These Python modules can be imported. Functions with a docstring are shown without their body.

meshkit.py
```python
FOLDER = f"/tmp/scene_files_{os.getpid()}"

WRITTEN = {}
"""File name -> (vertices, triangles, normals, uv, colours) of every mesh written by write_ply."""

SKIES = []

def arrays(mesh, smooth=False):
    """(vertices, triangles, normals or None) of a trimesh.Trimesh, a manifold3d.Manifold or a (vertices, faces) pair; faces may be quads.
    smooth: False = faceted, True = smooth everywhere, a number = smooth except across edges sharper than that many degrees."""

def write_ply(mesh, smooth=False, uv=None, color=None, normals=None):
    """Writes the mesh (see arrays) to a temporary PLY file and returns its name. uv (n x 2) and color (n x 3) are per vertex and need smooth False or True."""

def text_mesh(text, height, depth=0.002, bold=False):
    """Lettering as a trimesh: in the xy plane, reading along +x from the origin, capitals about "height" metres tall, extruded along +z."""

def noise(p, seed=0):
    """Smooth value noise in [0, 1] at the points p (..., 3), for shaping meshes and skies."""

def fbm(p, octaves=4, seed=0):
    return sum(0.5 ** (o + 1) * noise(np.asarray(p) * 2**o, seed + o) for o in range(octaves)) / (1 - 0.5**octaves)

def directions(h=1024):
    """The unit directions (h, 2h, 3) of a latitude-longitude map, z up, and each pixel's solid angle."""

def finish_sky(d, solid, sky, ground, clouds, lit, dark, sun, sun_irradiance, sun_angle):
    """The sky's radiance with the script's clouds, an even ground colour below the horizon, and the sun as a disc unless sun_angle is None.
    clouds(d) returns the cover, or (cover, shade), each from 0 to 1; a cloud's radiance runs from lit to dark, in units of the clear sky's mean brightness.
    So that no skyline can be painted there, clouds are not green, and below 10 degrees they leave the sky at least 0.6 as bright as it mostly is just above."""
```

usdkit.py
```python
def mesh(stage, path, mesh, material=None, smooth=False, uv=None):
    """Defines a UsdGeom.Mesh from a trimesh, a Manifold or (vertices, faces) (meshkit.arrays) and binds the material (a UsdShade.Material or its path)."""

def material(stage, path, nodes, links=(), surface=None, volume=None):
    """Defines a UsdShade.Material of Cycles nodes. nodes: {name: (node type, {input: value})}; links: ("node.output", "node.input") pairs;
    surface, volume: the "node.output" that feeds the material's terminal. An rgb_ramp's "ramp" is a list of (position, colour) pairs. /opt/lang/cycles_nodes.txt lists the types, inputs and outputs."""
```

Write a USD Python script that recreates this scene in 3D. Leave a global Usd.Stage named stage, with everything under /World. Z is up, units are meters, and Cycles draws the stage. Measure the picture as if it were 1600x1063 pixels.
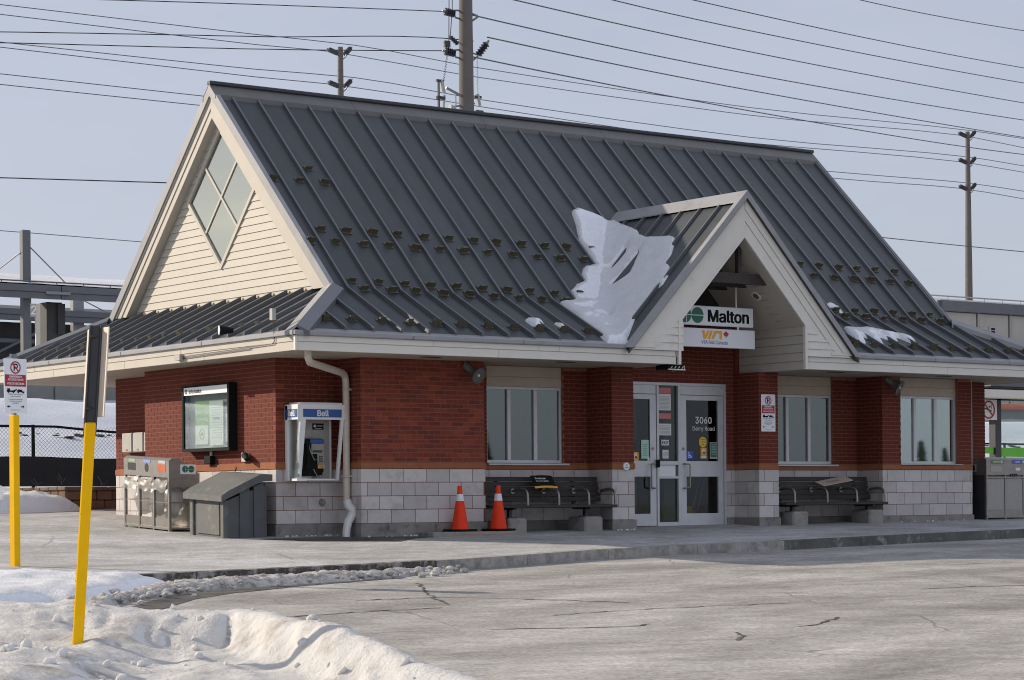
import math, random
import numpy as np, trimesh, shapely
from shapely.geometry import Polygon, LineString, Point, box as sbox, MultiPolygon
from shapely.ops import unary_union
from shapely import affinity
import usdkit, meshkit
from pxr import Usd, UsdGeom, UsdLux, UsdShade, Gf, Sdf

random.seed(7); rng = np.random.default_rng(7)
stage = Usd.Stage.CreateInMemory()
UsdGeom.SetStageUpAxis(stage, UsdGeom.Tokens.z); UsdGeom.SetStageMetersPerUnit(stage, 1.0)
stage.SetDefaultPrim(UsdGeom.Xform.Define(stage, '/World').GetPrim())
UsdGeom.Scope.Define(stage, '/World/Looks')

# ---------------------------------------------------------------- camera, sky, sun, exposure
CAM = np.array([-17.4817, -28.3076, 0.2873]); YAW, ROLL = 0.6359, -0.0085
cam = UsdGeom.Camera.Define(stage, '/World/camera')
fwd = np.array([math.sin(YAW), math.cos(YAW), 0.0]); rt = np.array([math.cos(YAW), -math.sin(YAW), 0.0]); up = np.array([0, 0, 1.0])
r2 = math.cos(ROLL) * rt + math.sin(ROLL) * up; u2 = -math.sin(ROLL) * rt + math.cos(ROLL) * up
cam.AddTransformOp().Set(Gf.Matrix4d(*r2, 0, *u2, 0, *(-fwd), 0, *CAM, 1))
cam.CreateHorizontalApertureAttr(36.0); cam.CreateVerticalApertureAttr(36.0 * 680 / 1024)
cam.CreateFocalLengthAttr(36.0 * 3599.06 / 1600)
cam.CreateVerticalApertureOffsetAttr((785.37 - 531.5) / 1600 * 36.0)
cam.CreateClippingRangeAttr(Gf.Vec2f(0.1, 3000)); cam.CreateExposureAttr(0.24)
SUN = np.array([-1.0, 1.36, 0.80]); SUN /= np.linalg.norm(SUN)
EL, ROT = math.asin(SUN[2]), math.atan2(SUN[0], SUN[1])
usdkit.material(stage, '/World/Looks/sky_light', {
    'sky': ('sky_texture', {'sky_type': 'single_scattering', 'sun_disc': False, 'sun_elevation': EL, 'sun_rotation': ROT, 'air_density': 1.0, 'aerosol_density': 2.2, 'ozone_density': 1.0, 'altitude': 150.0}),
    'tc': ('texture_coordinate', {}), 'mp': ('mapping', {'scale': (1.0, 1.0, 3.0)}),
    'no': ('noise_texture', {'scale': 2.2, 'detail': 5.0, 'roughness': 0.6}),
    'rmp': ('rgb_ramp', {'ramp': [(0.3, (0.66, 0.66, 0.66)), (0.7, (0.96, 0.96, 0.96))]}),
    'mx': ('mix_color', {'b': (5.1, 5.42, 6.48), 'use_clamp': False}),
    'bg': ('background_shader', {'strength': 0.095})},
    [('tc.generated', 'mp.vector'), ('mp.vector', 'no.vector'), ('no.fac', 'rmp.fac'), ('rmp.color', 'mx.fac'), ('sky.color', 'mx.a'), ('mx.result', 'bg.color')], surface='bg.background')
dome = UsdLux.DomeLight.Define(stage, '/World/sky'); dome.CreateIntensityAttr(1.0)
UsdShade.MaterialBindingAPI.Apply(dome.GetPrim()).Bind(UsdShade.Material.Get(stage, '/World/Looks/sky_light'))
sun = UsdLux.DistantLight.Define(stage, '/World/sun')
sun.CreateAngleAttr(0.6); sun.CreateIntensityAttr(1.22); sun.CreateNormalizeAttr(True); sun.CreateColorAttr(Gf.Vec3f(1.0, 0.88, 0.73))
_z = SUN; _x = np.cross([0, 0, 1.0], _z); _x /= np.linalg.norm(_x); _y = np.cross(_z, _x)
sun.AddTransformOp().Set(Gf.Matrix4d(*_x, 0, *_y, 0, *_z, 0, 0, 0, 0, 1))

# ---------------------------------------------------------------- materials
def mat(name, c, rough=0.6, var=0.12, scale=6.0, c2=None, bump=0.0, bscale=None, metallic=0.0, island=0.0, spec=0.5, detail=4.0, stretch=None, coat=0.0, emis=None, dirt=None):
    """base colour c varied by noise (towards c2 or darker), optional bump and per-piece tone."""
    c = np.array(c, float); c2 = np.array(c2, float) if c2 is not None else c * (1 - 2.0 * var)
    n = {'g': ('geometry', {}), 'mp': ('mapping', {'scale': stretch or (1, 1, 1)}),
         'n': ('noise_texture', {'scale': scale, 'detail': detail, 'roughness': 0.6}),
         'r': ('rgb_ramp', {'ramp': [(0.3, tuple(c)), (0.72, tuple(c2))]}),
         'p': ('principled_bsdf', {'roughness': rough, 'metallic': metallic, 'specular_ior_level': spec, 'coat_weight': coat})}
    l = [('g.position', 'mp.vector'), ('mp.vector', 'n.vector'), ('n.fac', 'r.fac')]
    out = 'r.color'
    if dirt:
        dc, ds, d0, d1 = dirt
        n['dn'] = ('noise_texture', {'scale': ds, 'detail': 6.0, 'roughness': 0.7}); n['dr'] = ('rgb_ramp', {'ramp': [(d0, (0, 0, 0)), (d1, (1, 1, 1))]})
        n['dm'] = ('mix_color', {'b': dc}); l += [('mp.vector', 'dn.vector'), ('dn.fac', 'dr.fac'), ('dr.color', 'dm.fac'), (out, 'dm.a')]; out = 'dm.result'
    if island:
        n['hs'] = ('hsv', {}); n['ma'] = ('math', {'math_type': 'multiply_add', 'value2': 2 * island, 'value3': 1 - island})
        l += [('g.random_per_island', 'ma.value1'), ('ma.value', 'hs.value'), (out, 'hs.color')]; out = 'hs.color'
    l.append((out, 'p.base_color'))
    if bump:
        n['bn'] = ('noise_texture', {'scale': bscale or scale * 6, 'detail': 5.0, 'roughness': 0.65}); n['b'] = ('bump', {'strength': bump, 'distance': 0.01})
        l += [('mp.vector', 'bn.vector'), ('bn.fac', 'b.height'), ('b.normal', 'p.normal')]
    return usdkit.material(stage, '/World/Looks/' + name, n, l, surface='p.BSDF')

def flat(name, c, rough=0.5, metallic=0.0, spec=0.5):
    return usdkit.material(stage, '/World/Looks/' + name, {'p': ('principled_bsdf', {'base_color': c, 'roughness': rough, 'metallic': metallic, 'specular_ior_level': spec})}, [], surface='p.BSDF')

def glass(name, tint, refl, rough=0.02, gcol=(0.9, 0.93, 0.95), wavy=0.03):
    return usdkit.material(stage, '/World/Looks/' + name, {
        't': ('transparent_bsdf', {'color': tint}), 'g': ('glossy_bsdf', {'color': gcol, 'roughness': rough}),
        'f': ('layer_weight', {'blend': 0.15}), 'm': ('math', {'math_type': 'multiply_add', 'value2': 0.5, 'value3': refl}), 'x': ('mix_closure', {}),
        'gm': ('geometry', {}), 'nz': ('noise_texture', {'scale': 0.9, 'detail': 1.0}), 'bp': ('bump', {'strength': wavy, 'distance': 0.02})},
        [('gm.position', 'nz.vector'), ('nz.fac', 'bp.height'), ('bp.normal', 'g.normal'), ('f.fresnel', 'm.value1'), ('m.value', 'x.fac'), ('t.BSDF', 'x.closure1'), ('g.BSDF', 'x.closure2')], surface='x.closure')

M = {}
brick_cols = [(0.235, 0.051, 0.031), (0.20, 0.042, 0.027), (0.275, 0.064, 0.036), (0.215, 0.052, 0.036), (0.165, 0.040, 0.028)]
for i, c in enumerate(brick_cols):
    M['brick%d' % i] = mat('brick_red_%d' % i, c, 0.85, 0.14, 14, bump=0.5, bscale=60, spec=0.25)
M['brick_all'] = mat('brick_red_mixed', (0.235, 0.051, 0.030), 0.85, 0.14, 14, bump=0.5, bscale=60, island=0.36, spec=0.25)
M['mortar'] = mat('mortar_red', (0.31, 0.135, 0.095), 0.95, 0.15, 20, spec=0.2)
M['block_mortar'] = mat('mortar_dark_red', (0.19, 0.062, 0.048), 0.95, 0.1, 20, spec=0.2)
for i, c in enumerate([(0.52, 0.485, 0.465), (0.47, 0.435, 0.42), (0.56, 0.53, 0.505)]):
    M['block%d' % i] = mat('block_pale_%d' % i, c, 0.9, 0.05, 5, bump=0.3, bscale=90, spec=0.2, dirt=((0.34, 0.30, 0.27), 2.5, 0.52, 0.8))
M['band'] = mat('band_orange', (0.36, 0.135, 0.062), 0.85, 0.12, 5, bump=0.35, bscale=50, island=0.12, spec=0.25)
M['plinth'] = mat('plinth_concrete', (0.27, 0.255, 0.235), 0.95, 0.15, 3, bump=0.6, bscale=40, spec=0.2, dirt=((0.07, 0.065, 0.06), 5.0, 0.52, 0.75))
M['cream'] = mat('cream_siding', (0.49, 0.455, 0.39), 0.65, 0.04, 3, island=0.03, dirt=((0.36, 0.315, 0.25), 4.0, 0.6, 0.85), spec=0.3)
M['white_trim'] = mat('offwhite_trim', (0.66, 0.635, 0.57), 0.6, 0.04, 4, island=0.03, dirt=((0.45, 0.42, 0.36), 3.0, 0.62, 0.85), spec=0.35)
M['soffit'] = mat('soffit_tan', (0.42, 0.36, 0.29), 0.8, 0.1, 3)
for i, c in enumerate([(0.043, 0.049, 0.053), (0.048, 0.0535, 0.058), (0.040, 0.0455, 0.049)]):
    M['roof%d' % i] = mat('roof_slate_%d' % i, c, 0.48, 0.1, 1.2, spec=0.4, stretch=(2.4, .55, .55), dirt=((0.027, 0.029, 0.030), 2.2, 0.5, 0.75))
M['seam'] = mat('roof_seam', (0.088, 0.093, 0.10), 0.38, 0.06, 2, spec=0.5)
M['flashing'] = mat('grey_flashing', (0.27, 0.27, 0.275), 0.45, 0.08, 3, dirt=((0.2, 0.19, 0.18), 3.0, 0.55, 0.8))
M['ridge'] = mat('ridge_metal', (0.125, 0.12, 0.115), 0.5, 0.08, 3)
M['guard'] = mat('snow_guard_amber', (0.085, 0.073, 0.045), 0.4, 0.25, 30)
M['alu'] = mat('aluminium', (0.56, 0.56, 0.57), 0.42, 0.06, 6, metallic=0.35, dirt=((0.42, 0.41, 0.39), 4.0, 0.6, 0.85))
M['steel'] = mat('stainless', (0.29, 0.272, 0.245), 0.36, 0.1, 8, metallic=0.7, dirt=((0.22, 0.20, 0.17), 6.0, 0.5, 0.8))
M['panel_tan'] = mat('tan_panel', (0.50, 0.42, 0.33), 0.8, 0.06, 5)
M['glass'] = glass('window_glass', (0.5, 0.55, 0.53), 0.155, gcol=(0.78, 0.84, 0.81), wavy=0.06); M['glass_door'] = glass('door_glass', (0.62, 0.66, 0.64), 0.035); M['glass_end'] = glass('end_window_glass', (0.5, 0.55, 0.53), 0.42, gcol=(0.76, 0.86, 0.82), wavy=0.06)
M['glass_hi'] = glass('gable_glass', (0.45, 0.5, 0.49), 0.46, gcol=(0.82, 0.9, 0.88), wavy=0.05)
M['glass_clear'] = glass('clear_glass', (0.9, 0.94, 0.92), 0.03, wavy=0.0)
M['interior'] = mat('interior_grey', (0.34, 0.345, 0.33), 0.9, 0.1, 2)
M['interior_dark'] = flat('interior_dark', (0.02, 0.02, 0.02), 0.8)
M['black'] = mat('black_paint', (0.012, 0.014, 0.013), 0.5, spec=0.3, var=0.1, scale=8) if 0 else mat('black_paint', (0.009, 0.011, 0.010), 0.7, spec=0.12, var=0.1, scale=8) if 1 else mat('black_paint_', (0.012, 0.014, 0.013), 0.55, 0.1, 8)
M['charcoal'] = mat('charcoal_rail', (0.035, 0.037, 0.042), 0.45, 0.1, 8)
M['dark_brown'] = mat('dark_timber', (0.045, 0.036, 0.031), 0.7, 0.2, 4, stretch=(1, 8, 8))
M['bench_wood'] = mat('bench_plastic_wood', (0.033, 0.026, 0.022), 0.6, 0.2, 6, island=0.15)
M['concrete'] = mat('concrete', (0.30, 0.285, 0.26), 0.95, 0.12, 5, bump=0.6, bscale=50, dirt=((0.13, 0.125, 0.115), 4.0, 0.52, 0.75), spec=0.2)
M['white'] = mat('white_enamel', (0.74, 0.74, 0.73), 0.4, 0.03, 5)
M['sign_white'] = flat('sign_white', (0.72, 0.74, 0.76), 0.45)
M['paper'] = flat('paper_white', (0.68, 0.69, 0.66), 0.8)
M['blue'] = flat('phone_blue', (0.015, 0.075, 0.27), 0.4)
M['blue2'] = flat('access_blue', (0.02, 0.09, 0.5), 0.4)
M['go_green'] = flat('go_green', (0.012, 0.13, 0.068), 0.5)
M['poster_green'] = flat('poster_green', (0.23, 0.40, 0.10), 0.6)
M['lime'] = mat('lime_green', (0.13, 0.50, 0.04), 0.5, 0.05, 3)
M['red_sign'] = flat('sign_red', (0.36, 0.012, 0.02), 0.5)
M['orange_cone'] = mat('cone_orange', (0.80, 0.055, 0.018), 0.6, 0.08, 6, spec=0.15, dirt=((0.35, 0.05, 0.03), 12.0, 0.62, 0.8))
M['reflect_white'] = mat('reflective_white', (0.75, 0.75, 0.75), 0.5, 0.1, 20)
M['yellow'] = mat('yellow_sleeve', (0.86, 0.48, 0.001), 0.6, 0.06, 4, dirt=((0.16, 0.10, 0.02), 14.0, 0.66, 0.74), spec=0.15)
M['sign_yellow'] = flat('sticker_yellow', (0.75, 0.48, 0.02), 0.5)
M['sticker_orange'] = flat('sticker_orange', (0.75, 0.36, 0.04), 0.5)
M['mint'] = flat('notice_mint', (0.42, 0.62, 0.52), 0.6)
M['via_yellow'] = flat('logo_amber', (0.80, 0.36, 0.02), 0.5)
M['leaf_red'] = flat('leaf_red', (0.50, 0.02, 0.02), 0.5)
M['text_blue'] = flat('text_blue', (0.05, 0.07, 0.25), 0.5)
M['text_grey'] = flat('text_grey', (0.25, 0.25, 0.25), 0.6)
M['grey_box'] = mat('grey_plastic_box', (0.36, 0.35, 0.32), 0.6, 0.05, 5)
M['salt_grey'] = mat('grey_plastic', (0.098, 0.10, 0.097), 0.6, 0.12, 6, dirt=((0.20, 0.195, 0.18), 5.0, 0.55, 0.8), bump=0.15, bscale=80)
M['salt_dark'] = mat('grey_plastic_dark', (0.075, 0.08, 0.083), 0.55, 0.12, 6, dirt=((0.14, 0.14, 0.14), 5.0, 0.6, 0.85))
M['perf'] = mat('perforated_steel', (0.34, 0.33, 0.31), 0.4, 0.15, 60, metallic=0.6)
M['pipe'] = mat('cream_pipe', (0.53, 0.48, 0.40), 0.55, 0.06, 5)
M['pvc'] = mat('white_pvc', (0.66, 0.65, 0.63), 0.5, 0.06, 8, dirt=((0.4, 0.38, 0.35), 10.0, 0.6, 0.85))
M['horn'] = mat('horn_grey', (0.13, 0.13, 0.125), 0.5, 0.1, 10)
M['pole'] = mat('concrete_pole', (0.125, 0.112, 0.102), 0.9, 0.08, 2, dirt=((0.08, 0.075, 0.07), 3.0, 0.55, 0.8))
M['insul'] = flat('insulator_dark', (0.02, 0.022, 0.025), 0.3)
M['wire'] = flat('wire_dark', (0.04, 0.042, 0.05), 0.5)
M['galv'] = mat('galvanised', (0.22, 0.225, 0.235), 0.45, 0.1, 6, metallic=0.4)
M['rail_grey'] = mat('canopy_grey', (0.105, 0.11, 0.12), 0.6, 0.08, 2)
M['canopy_dark'] = mat('canopy_dark', (0.045, 0.044, 0.043), 0.7, 0.15, 1)
M['beige_clad'] = mat('beige_cladding', (0.36, 0.335, 0.295), 0.7, 0.05, 1, dirt=((0.27, 0.25, 0.215), 1.2, 0.5, 0.8))
M['fabric_black'] = mat('silt_fabric', (0.012, 0.012, 0.013), 0.9, 0.2, 3, bump=0.5, bscale=6)
M['pave_block'] = mat('retaining_block', (0.23, 0.15, 0.105), 0.95, 0.15, 5, bump=0.8, bscale=35, island=0.15, spec=0.2)
M['twig'] = flat('twig_brown', (0.08, 0.06, 0.045), 0.9)
M['spruce'] = mat('spruce_needles', (0.028, 0.05, 0.022), 0.8, 0.25, 1.5)
M['bark'] = mat('bark_grey', (0.10, 0.085, 0.07), 0.95, 0.2, 6)
M['rust'] = mat('rust_orange', (0.62, 0.13, 0.04), 0.8, 0.2, 1)
M['plate_steel'] = M['steel']
M['bag'] = usdkit.material(stage, '/World/Looks/clear_bag', {'t': ('transparent_bsdf', {'color': (0.85, 0.85, 0.83)}), 'g': ('glossy_bsdf', {'color': (0.9, 0.9, 0.88), 'roughness': 0.35}), 'd': ('diffuse_bsdf', {'color': (0.36, 0.345, 0.32)}), 'a': ('mix_closure', {'fac': 0.75}), 'x': ('mix_closure', {'fac': 0.38})}, [('g.BSDF', 'a.closure1'), ('d.BSDF', 'a.closure2'), ('t.BSDF', 'x.closure1'), ('a.closure', 'x.closure2')], surface='x.closure')

def snow_mat(name, c, c2, dirt_c, d0, d1, ds=1.2):
    return usdkit.material(stage, '/World/Looks/' + name, {
        'g': ('geometry', {}), 'n': ('noise_texture', {'scale': 3.0, 'detail': 6.0, 'roughness': 0.65}), 'r': ('rgb_ramp', {'ramp': [(0.3, c), (0.75, c2)]}),
        'dn': ('noise_texture', {'scale': ds, 'detail': 8.0, 'roughness': 0.72}), 'dr': ('rgb_ramp', {'ramp': [(d0, (0, 0, 0)), (d1, (1, 1, 1))]}), 'dm': ('mix_color', {'b': dirt_c}),
        'bn': ('noise_texture', {'scale': 26.0, 'detail': 6.0, 'roughness': 0.7}), 'b': ('bump', {'strength': 0.75, 'distance': 0.035}),
        'p': ('principled_bsdf', {'roughness': 0.75, 'specular_ior_level': 0.25, 'subsurface_weight': 0.15, 'subsurface_radius': (0.05, 0.06, 0.08), 'subsurface_scale': 0.5})},
        [('g.position', 'n.vector'), ('n.fac', 'r.fac'), ('g.position', 'dn.vector'), ('dn.fac', 'dr.fac'), ('dr.color', 'dm.fac'), ('r.color', 'dm.a'), ('dm.result', 'p.base_color'),
         ('g.position', 'bn.vector'), ('bn.fac', 'b.height'), ('b.normal', 'p.normal')], surface='p.BSDF')
M['snow'] = snow_mat('snow_clean', (0.70, 0.71, 0.73), (0.62, 0.635, 0.66), (0.50, 0.49, 0.47), 0.68, 0.9)
M['snow_bank'] = snow_mat('snow_bank_dirty', (0.60, 0.592, 0.575), (0.50, 0.49, 0.47), (0.27, 0.225, 0.175), 0.52, 0.74, 2.2)
M['snow_grit'] = snow_mat('snow_gritty', (0.46, 0.44, 0.41), (0.34, 0.32, 0.295), (0.16, 0.145, 0.13), 0.46, 0.66, 6.0)
M['snow_emb'] = snow_mat('snow_embankment', (0.62, 0.65, 0.71), (0.55, 0.58, 0.64), (0.10, 0.095, 0.09), 0.74, 0.78, 0.5)

def pavement(name, base, light, dark, crack, stretch, wet=None, crack_scale=0.55, arcs=0.0):
    nodes = {'g': ('geometry', {}), 'mp': ('mapping', {'scale': stretch, 'rotation': (0, 0, 0.12)}),
        'n1': ('noise_texture', {'scale': 0.55, 'detail': 9.0, 'roughness': 0.72, 'distortion': 0.6}), 'r1': ('rgb_ramp', {'ramp': [(0.32, dark), (0.5, base), (0.68, light)]}),
        'n2': ('noise_texture', {'scale': 24.0, 'detail': 3.0, 'roughness': 0.7}), 'r2': ('rgb_ramp', {'ramp': [(0.32, (0.66, 0.66, 0.66)), (0.68, (1.2, 1.2, 1.2))]}), 'n3': ('noise_texture', {'scale': 3.2, 'detail': 8.0, 'roughness': 0.75}), 'r3': ('rgb_ramp', {'ramp': [(0.34, (0.78, 0.77, 0.75)), (0.66, (1.14, 1.14, 1.14))]}), 'mu3': ('mix_color', {'blend_type': 'multiply', 'fac': 1.0, 'use_clamp': False}),
        'mu': ('mix_color', {'blend_type': 'multiply', 'fac': 1.0, 'use_clamp': False}),
        'nw': ('noise_texture', {'scale': 0.7, 'detail': 4.0}), 'dis': ('mix_color', {'fac': 0.28}),
        'v': ('voronoi_texture', {'feature': 'distance_to_edge', 'scale': crack_scale, 'randomness': 1.0}), 'vr': ('rgb_ramp', {'ramp': [(0.0, (0.75, 0.75, 0.75)), (0.003, (0.35, 0.35, 0.35)), (0.007, (0, 0, 0))]}),
        'nm': ('noise_texture', {'scale': 0.5, 'detail': 2.0}), 'nr': ('rgb_ramp', {'ramp': [(0.48, (0, 0, 0)), (0.58, (1, 1, 1))]}),
        'cm': ('mix_color', {'blend_type': 'multiply', 'fac': 1.0}), 'cx': ('mix_color', {'b': crack}),
        'b': ('bump', {'strength': 0.35, 'distance': 0.006}),
        'p': ('principled_bsdf', {'roughness': 0.9, 'specular_ior_level': 0.25})}
    nodes['am'] = ('mapping', {'location': (-6.0, 34.0, 0.0), 'scale': (1.0, 1.0, 0.0)}); nodes['aw'] = ('wave_texture', {'wave_type': 'rings', 'rings_direction': 'spherical', 'scale': 0.21, 'distortion': 2.2, 'detail': 4.0, 'detail_scale': 0.6}); nodes['ar'] = ('rgb_ramp', {'ramp': [(0.1, (1 - arcs,) * 3), (0.9, (1 + arcs,) * 3)]}); nodes['mu4'] = ('mix_color', {'blend_type': 'multiply', 'fac': 1.0, 'use_clamp': False})
    links = [('g.position', 'am.vector'), ('am.vector', 'aw.vector'), ('aw.fac', 'ar.fac'), ('g.position', 'mp.vector'), ('mp.vector', 'n1.vector'), ('n1.fac', 'r1.fac'), ('g.position', 'n2.vector'), ('n2.fac', 'r2.fac'), ('r1.color', 'mu3.a'), ('mp.vector', 'n3.vector'), ('n3.fac', 'r3.fac'), ('r3.color', 'mu3.b'), ('mu3.result', 'mu4.a'), ('ar.color', 'mu4.b'), ('mu4.result', 'mu.a'), ('r2.color', 'mu.b'),
        ('g.position', 'nw.vector'), ('g.position', 'dis.a'), ('nw.color', 'dis.b'), ('dis.result', 'v.vector'), ('v.distance', 'vr.fac'), ('g.position', 'nm.vector'), ('nm.fac', 'nr.fac'),
        ('vr.color', 'cm.a'), ('nr.color', 'cm.b'), ('cm.result', 'cx.fac'), ('mu.result', 'cx.a'), ('cx.result', 'p.base_color'), ('n2.fac', 'b.height'), ('b.normal', 'p.normal')]
    return usdkit.material(stage, '/World/Looks/' + name, nodes, links, surface='p.BSDF')
M['road'] = pavement('road_salted', (0.335, 0.322, 0.303), (0.46, 0.446, 0.425), (0.215, 0.205, 0.192), (0.10, 0.09, 0.08), (0.6, 1.0, 1.0), arcs=0.09)
M['walk'] = pavement('walk_salted', (0.40, 0.398, 0.392), (0.56, 0.565, 0.575), (0.28, 0.274, 0.264), (0.16, 0.15, 0.14), (0.7, 1.0, 1.0), crack_scale=0.35)
M['wet'] = mat('wet_asphalt', (0.062, 0.06, 0.058), 0.8, 0.3, 2.5, c2=(0.15, 0.142, 0.13), detail=8.0, bump=0.3, bscale=60, spec=0.1)
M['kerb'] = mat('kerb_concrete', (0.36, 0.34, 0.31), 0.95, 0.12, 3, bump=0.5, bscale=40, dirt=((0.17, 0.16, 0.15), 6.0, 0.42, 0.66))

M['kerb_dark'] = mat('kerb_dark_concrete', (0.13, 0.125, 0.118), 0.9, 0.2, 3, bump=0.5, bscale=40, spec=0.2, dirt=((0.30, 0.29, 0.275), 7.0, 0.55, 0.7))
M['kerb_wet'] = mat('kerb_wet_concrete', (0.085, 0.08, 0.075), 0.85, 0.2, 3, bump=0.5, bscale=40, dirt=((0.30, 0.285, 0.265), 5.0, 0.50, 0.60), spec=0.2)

# ---------------------------------------------------------------- scene helpers
_used = {}
def uname(parent, name):
    k = _used.get((parent, name), 0); _used[(parent, name)] = k + 1
    return name if k == 0 else '%s_%03d' % (name, k)
def tag(prim, label=None, cat=None, group=None, kind=None):
    prim = prim.GetPrim() if hasattr(prim, 'GetPrim') else stage.GetPrimAtPath(prim)
    for k, v in (('label', label), ('category', cat), ('group', group), ('kind', kind)):
        if v: prim.SetCustomDataByKey(k, v)
    return prim
def thing(name, label, cat, loc=(0, 0, 0), rz=0.0, group=None):
    p = '/World/' + uname('/World', name)
    x = UsdGeom.Xform.Define(stage, p)
    x.AddTranslateOp().Set(Gf.Vec3d(*map(float, loc)))
    if rz: x.AddRotateZOp().Set(math.degrees(rz))
    tag(x, label, cat, group); return p
def part(parent, name, mesh, m, smooth=False, label=None, kind=None):
    if isinstance(mesh, (list, tuple)) and len(mesh) and isinstance(mesh[0], trimesh.Trimesh): mesh = cat_(mesh)
    p = parent + '/' + uname(parent, name)
    pr = usdkit.mesh(stage, p, mesh, M[m] if isinstance(m, str) else m, smooth=smooth)
    tag(pr, label, None, None, kind); return p
def lone(name, mesh, m, label, cat=None, group=None, kind=None, smooth=False):
    p = part('/World', name, mesh, m, smooth); tag(p, label, cat, group, kind); return p
def cat_(ms): return trimesh.util.concatenate([m for m in ms if m is not None and len(m.faces)])
def bx(x0, x1, y0, y1, z0, z1):
    v = np.array([[x, y, z] for x in (x0, x1) for y in (y0, y1) for z in (z0, z1)], float)
    f = np.array([[0, 1, 3], [0, 3, 2], [4, 6, 7], [4, 7, 5], [0, 4, 5], [0, 5, 1], [2, 3, 7], [2, 7, 6], [0, 2, 6], [0, 6, 4], [1, 5, 7], [1, 7, 3]])
    return trimesh.Trimesh(v, f, process=False)
def rbx(x0, x1, y0, y1, z0, z1, r=0.008):
    """box with chamfered edges"""
    r = min(r, (x1 - x0) * .45, (y1 - y0) * .45, (z1 - z0) * .45); P = []
    for sx, X in ((1, x0), (-1, x1)):
        for sy, Y in ((1, y0), (-1, y1)):
            for sz, Z in ((1, z0), (-1, z1)):
                P += [(X + sx * r, Y + sy * r, Z), (X + sx * r, Y, Z + sz * r), (X, Y + sy * r, Z + sz * r)]
    return trimesh.convex.convex_hull(np.array(P))
def hull(P): return trimesh.convex.convex_hull(np.array(P, float))
def mv(m, d): m = m.copy(); m.apply_translation(d); return m
def tube(P, r, n=8, cap=True):
    P = np.array(P, float); r = np.broadcast_to(np.asarray(r, float), (len(P),))
    t = np.gradient(P, axis=0); t /= np.linalg.norm(t, axis=1, keepdims=True) + 1e-12
    ref = np.array([0, 0, 1.0]) if abs(t[0, 2]) < 0.8 else np.array([1.0, 0, 0])
    a = np.zeros_like(P); a[0] = np.cross(t[0], ref); a[0] /= np.linalg.norm(a[0])
    for i in range(1, len(P)):
        q = a[i - 1] - t[i] * np.dot(a[i - 1], t[i]); a[i] = q / (np.linalg.norm(q) + 1e-12)
    b = np.cross(t, a)
    an = np.arange(n) * 2 * np.pi / n
    v = (P[:, None] + r[:, None, None] * (np.cos(an)[None, :, None] * a[:, None] + np.sin(an)[None, :, None] * b[:, None])).reshape(-1, 3)
    F = []
    for i in range(len(P) - 1):
        for j in range(n):
            k = (j + 1) % n; F += [(i * n + j, i * n + k, (i + 1) * n + k), (i * n + j, (i + 1) * n + k, (i + 1) * n + j)]
    if cap:
        o = len(v); v = np.vstack([v, P[:1], P[-1:]]); e = (len(P) - 1) * n
        for j in range(n): F += [(o, (j + 1) % n, j), (o + 1, e + j, e + (j + 1) % n)]
    return trimesh.Trimesh(v, F, process=False)
def cyl(p0, p1, r0, r1=None, n=16): return tube([p0, p1], [r0, r0 if r1 is None else r1], n)
def polys(g):
    if g.is_empty: return []
    if g.geom_type == 'Polygon': return [g] if g.area > 1e-6 else []
    return [p for q in getattr(g, 'geoms', []) for p in polys(q)]
def ext(g, t=1.0):
    """shapely -> mesh in xy extruded to t"""
    ms = [trimesh.creation.extrude_polygon(p, t, engine='earcut') for p in polys(g)]
    return cat_(ms) if ms else None
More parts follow.
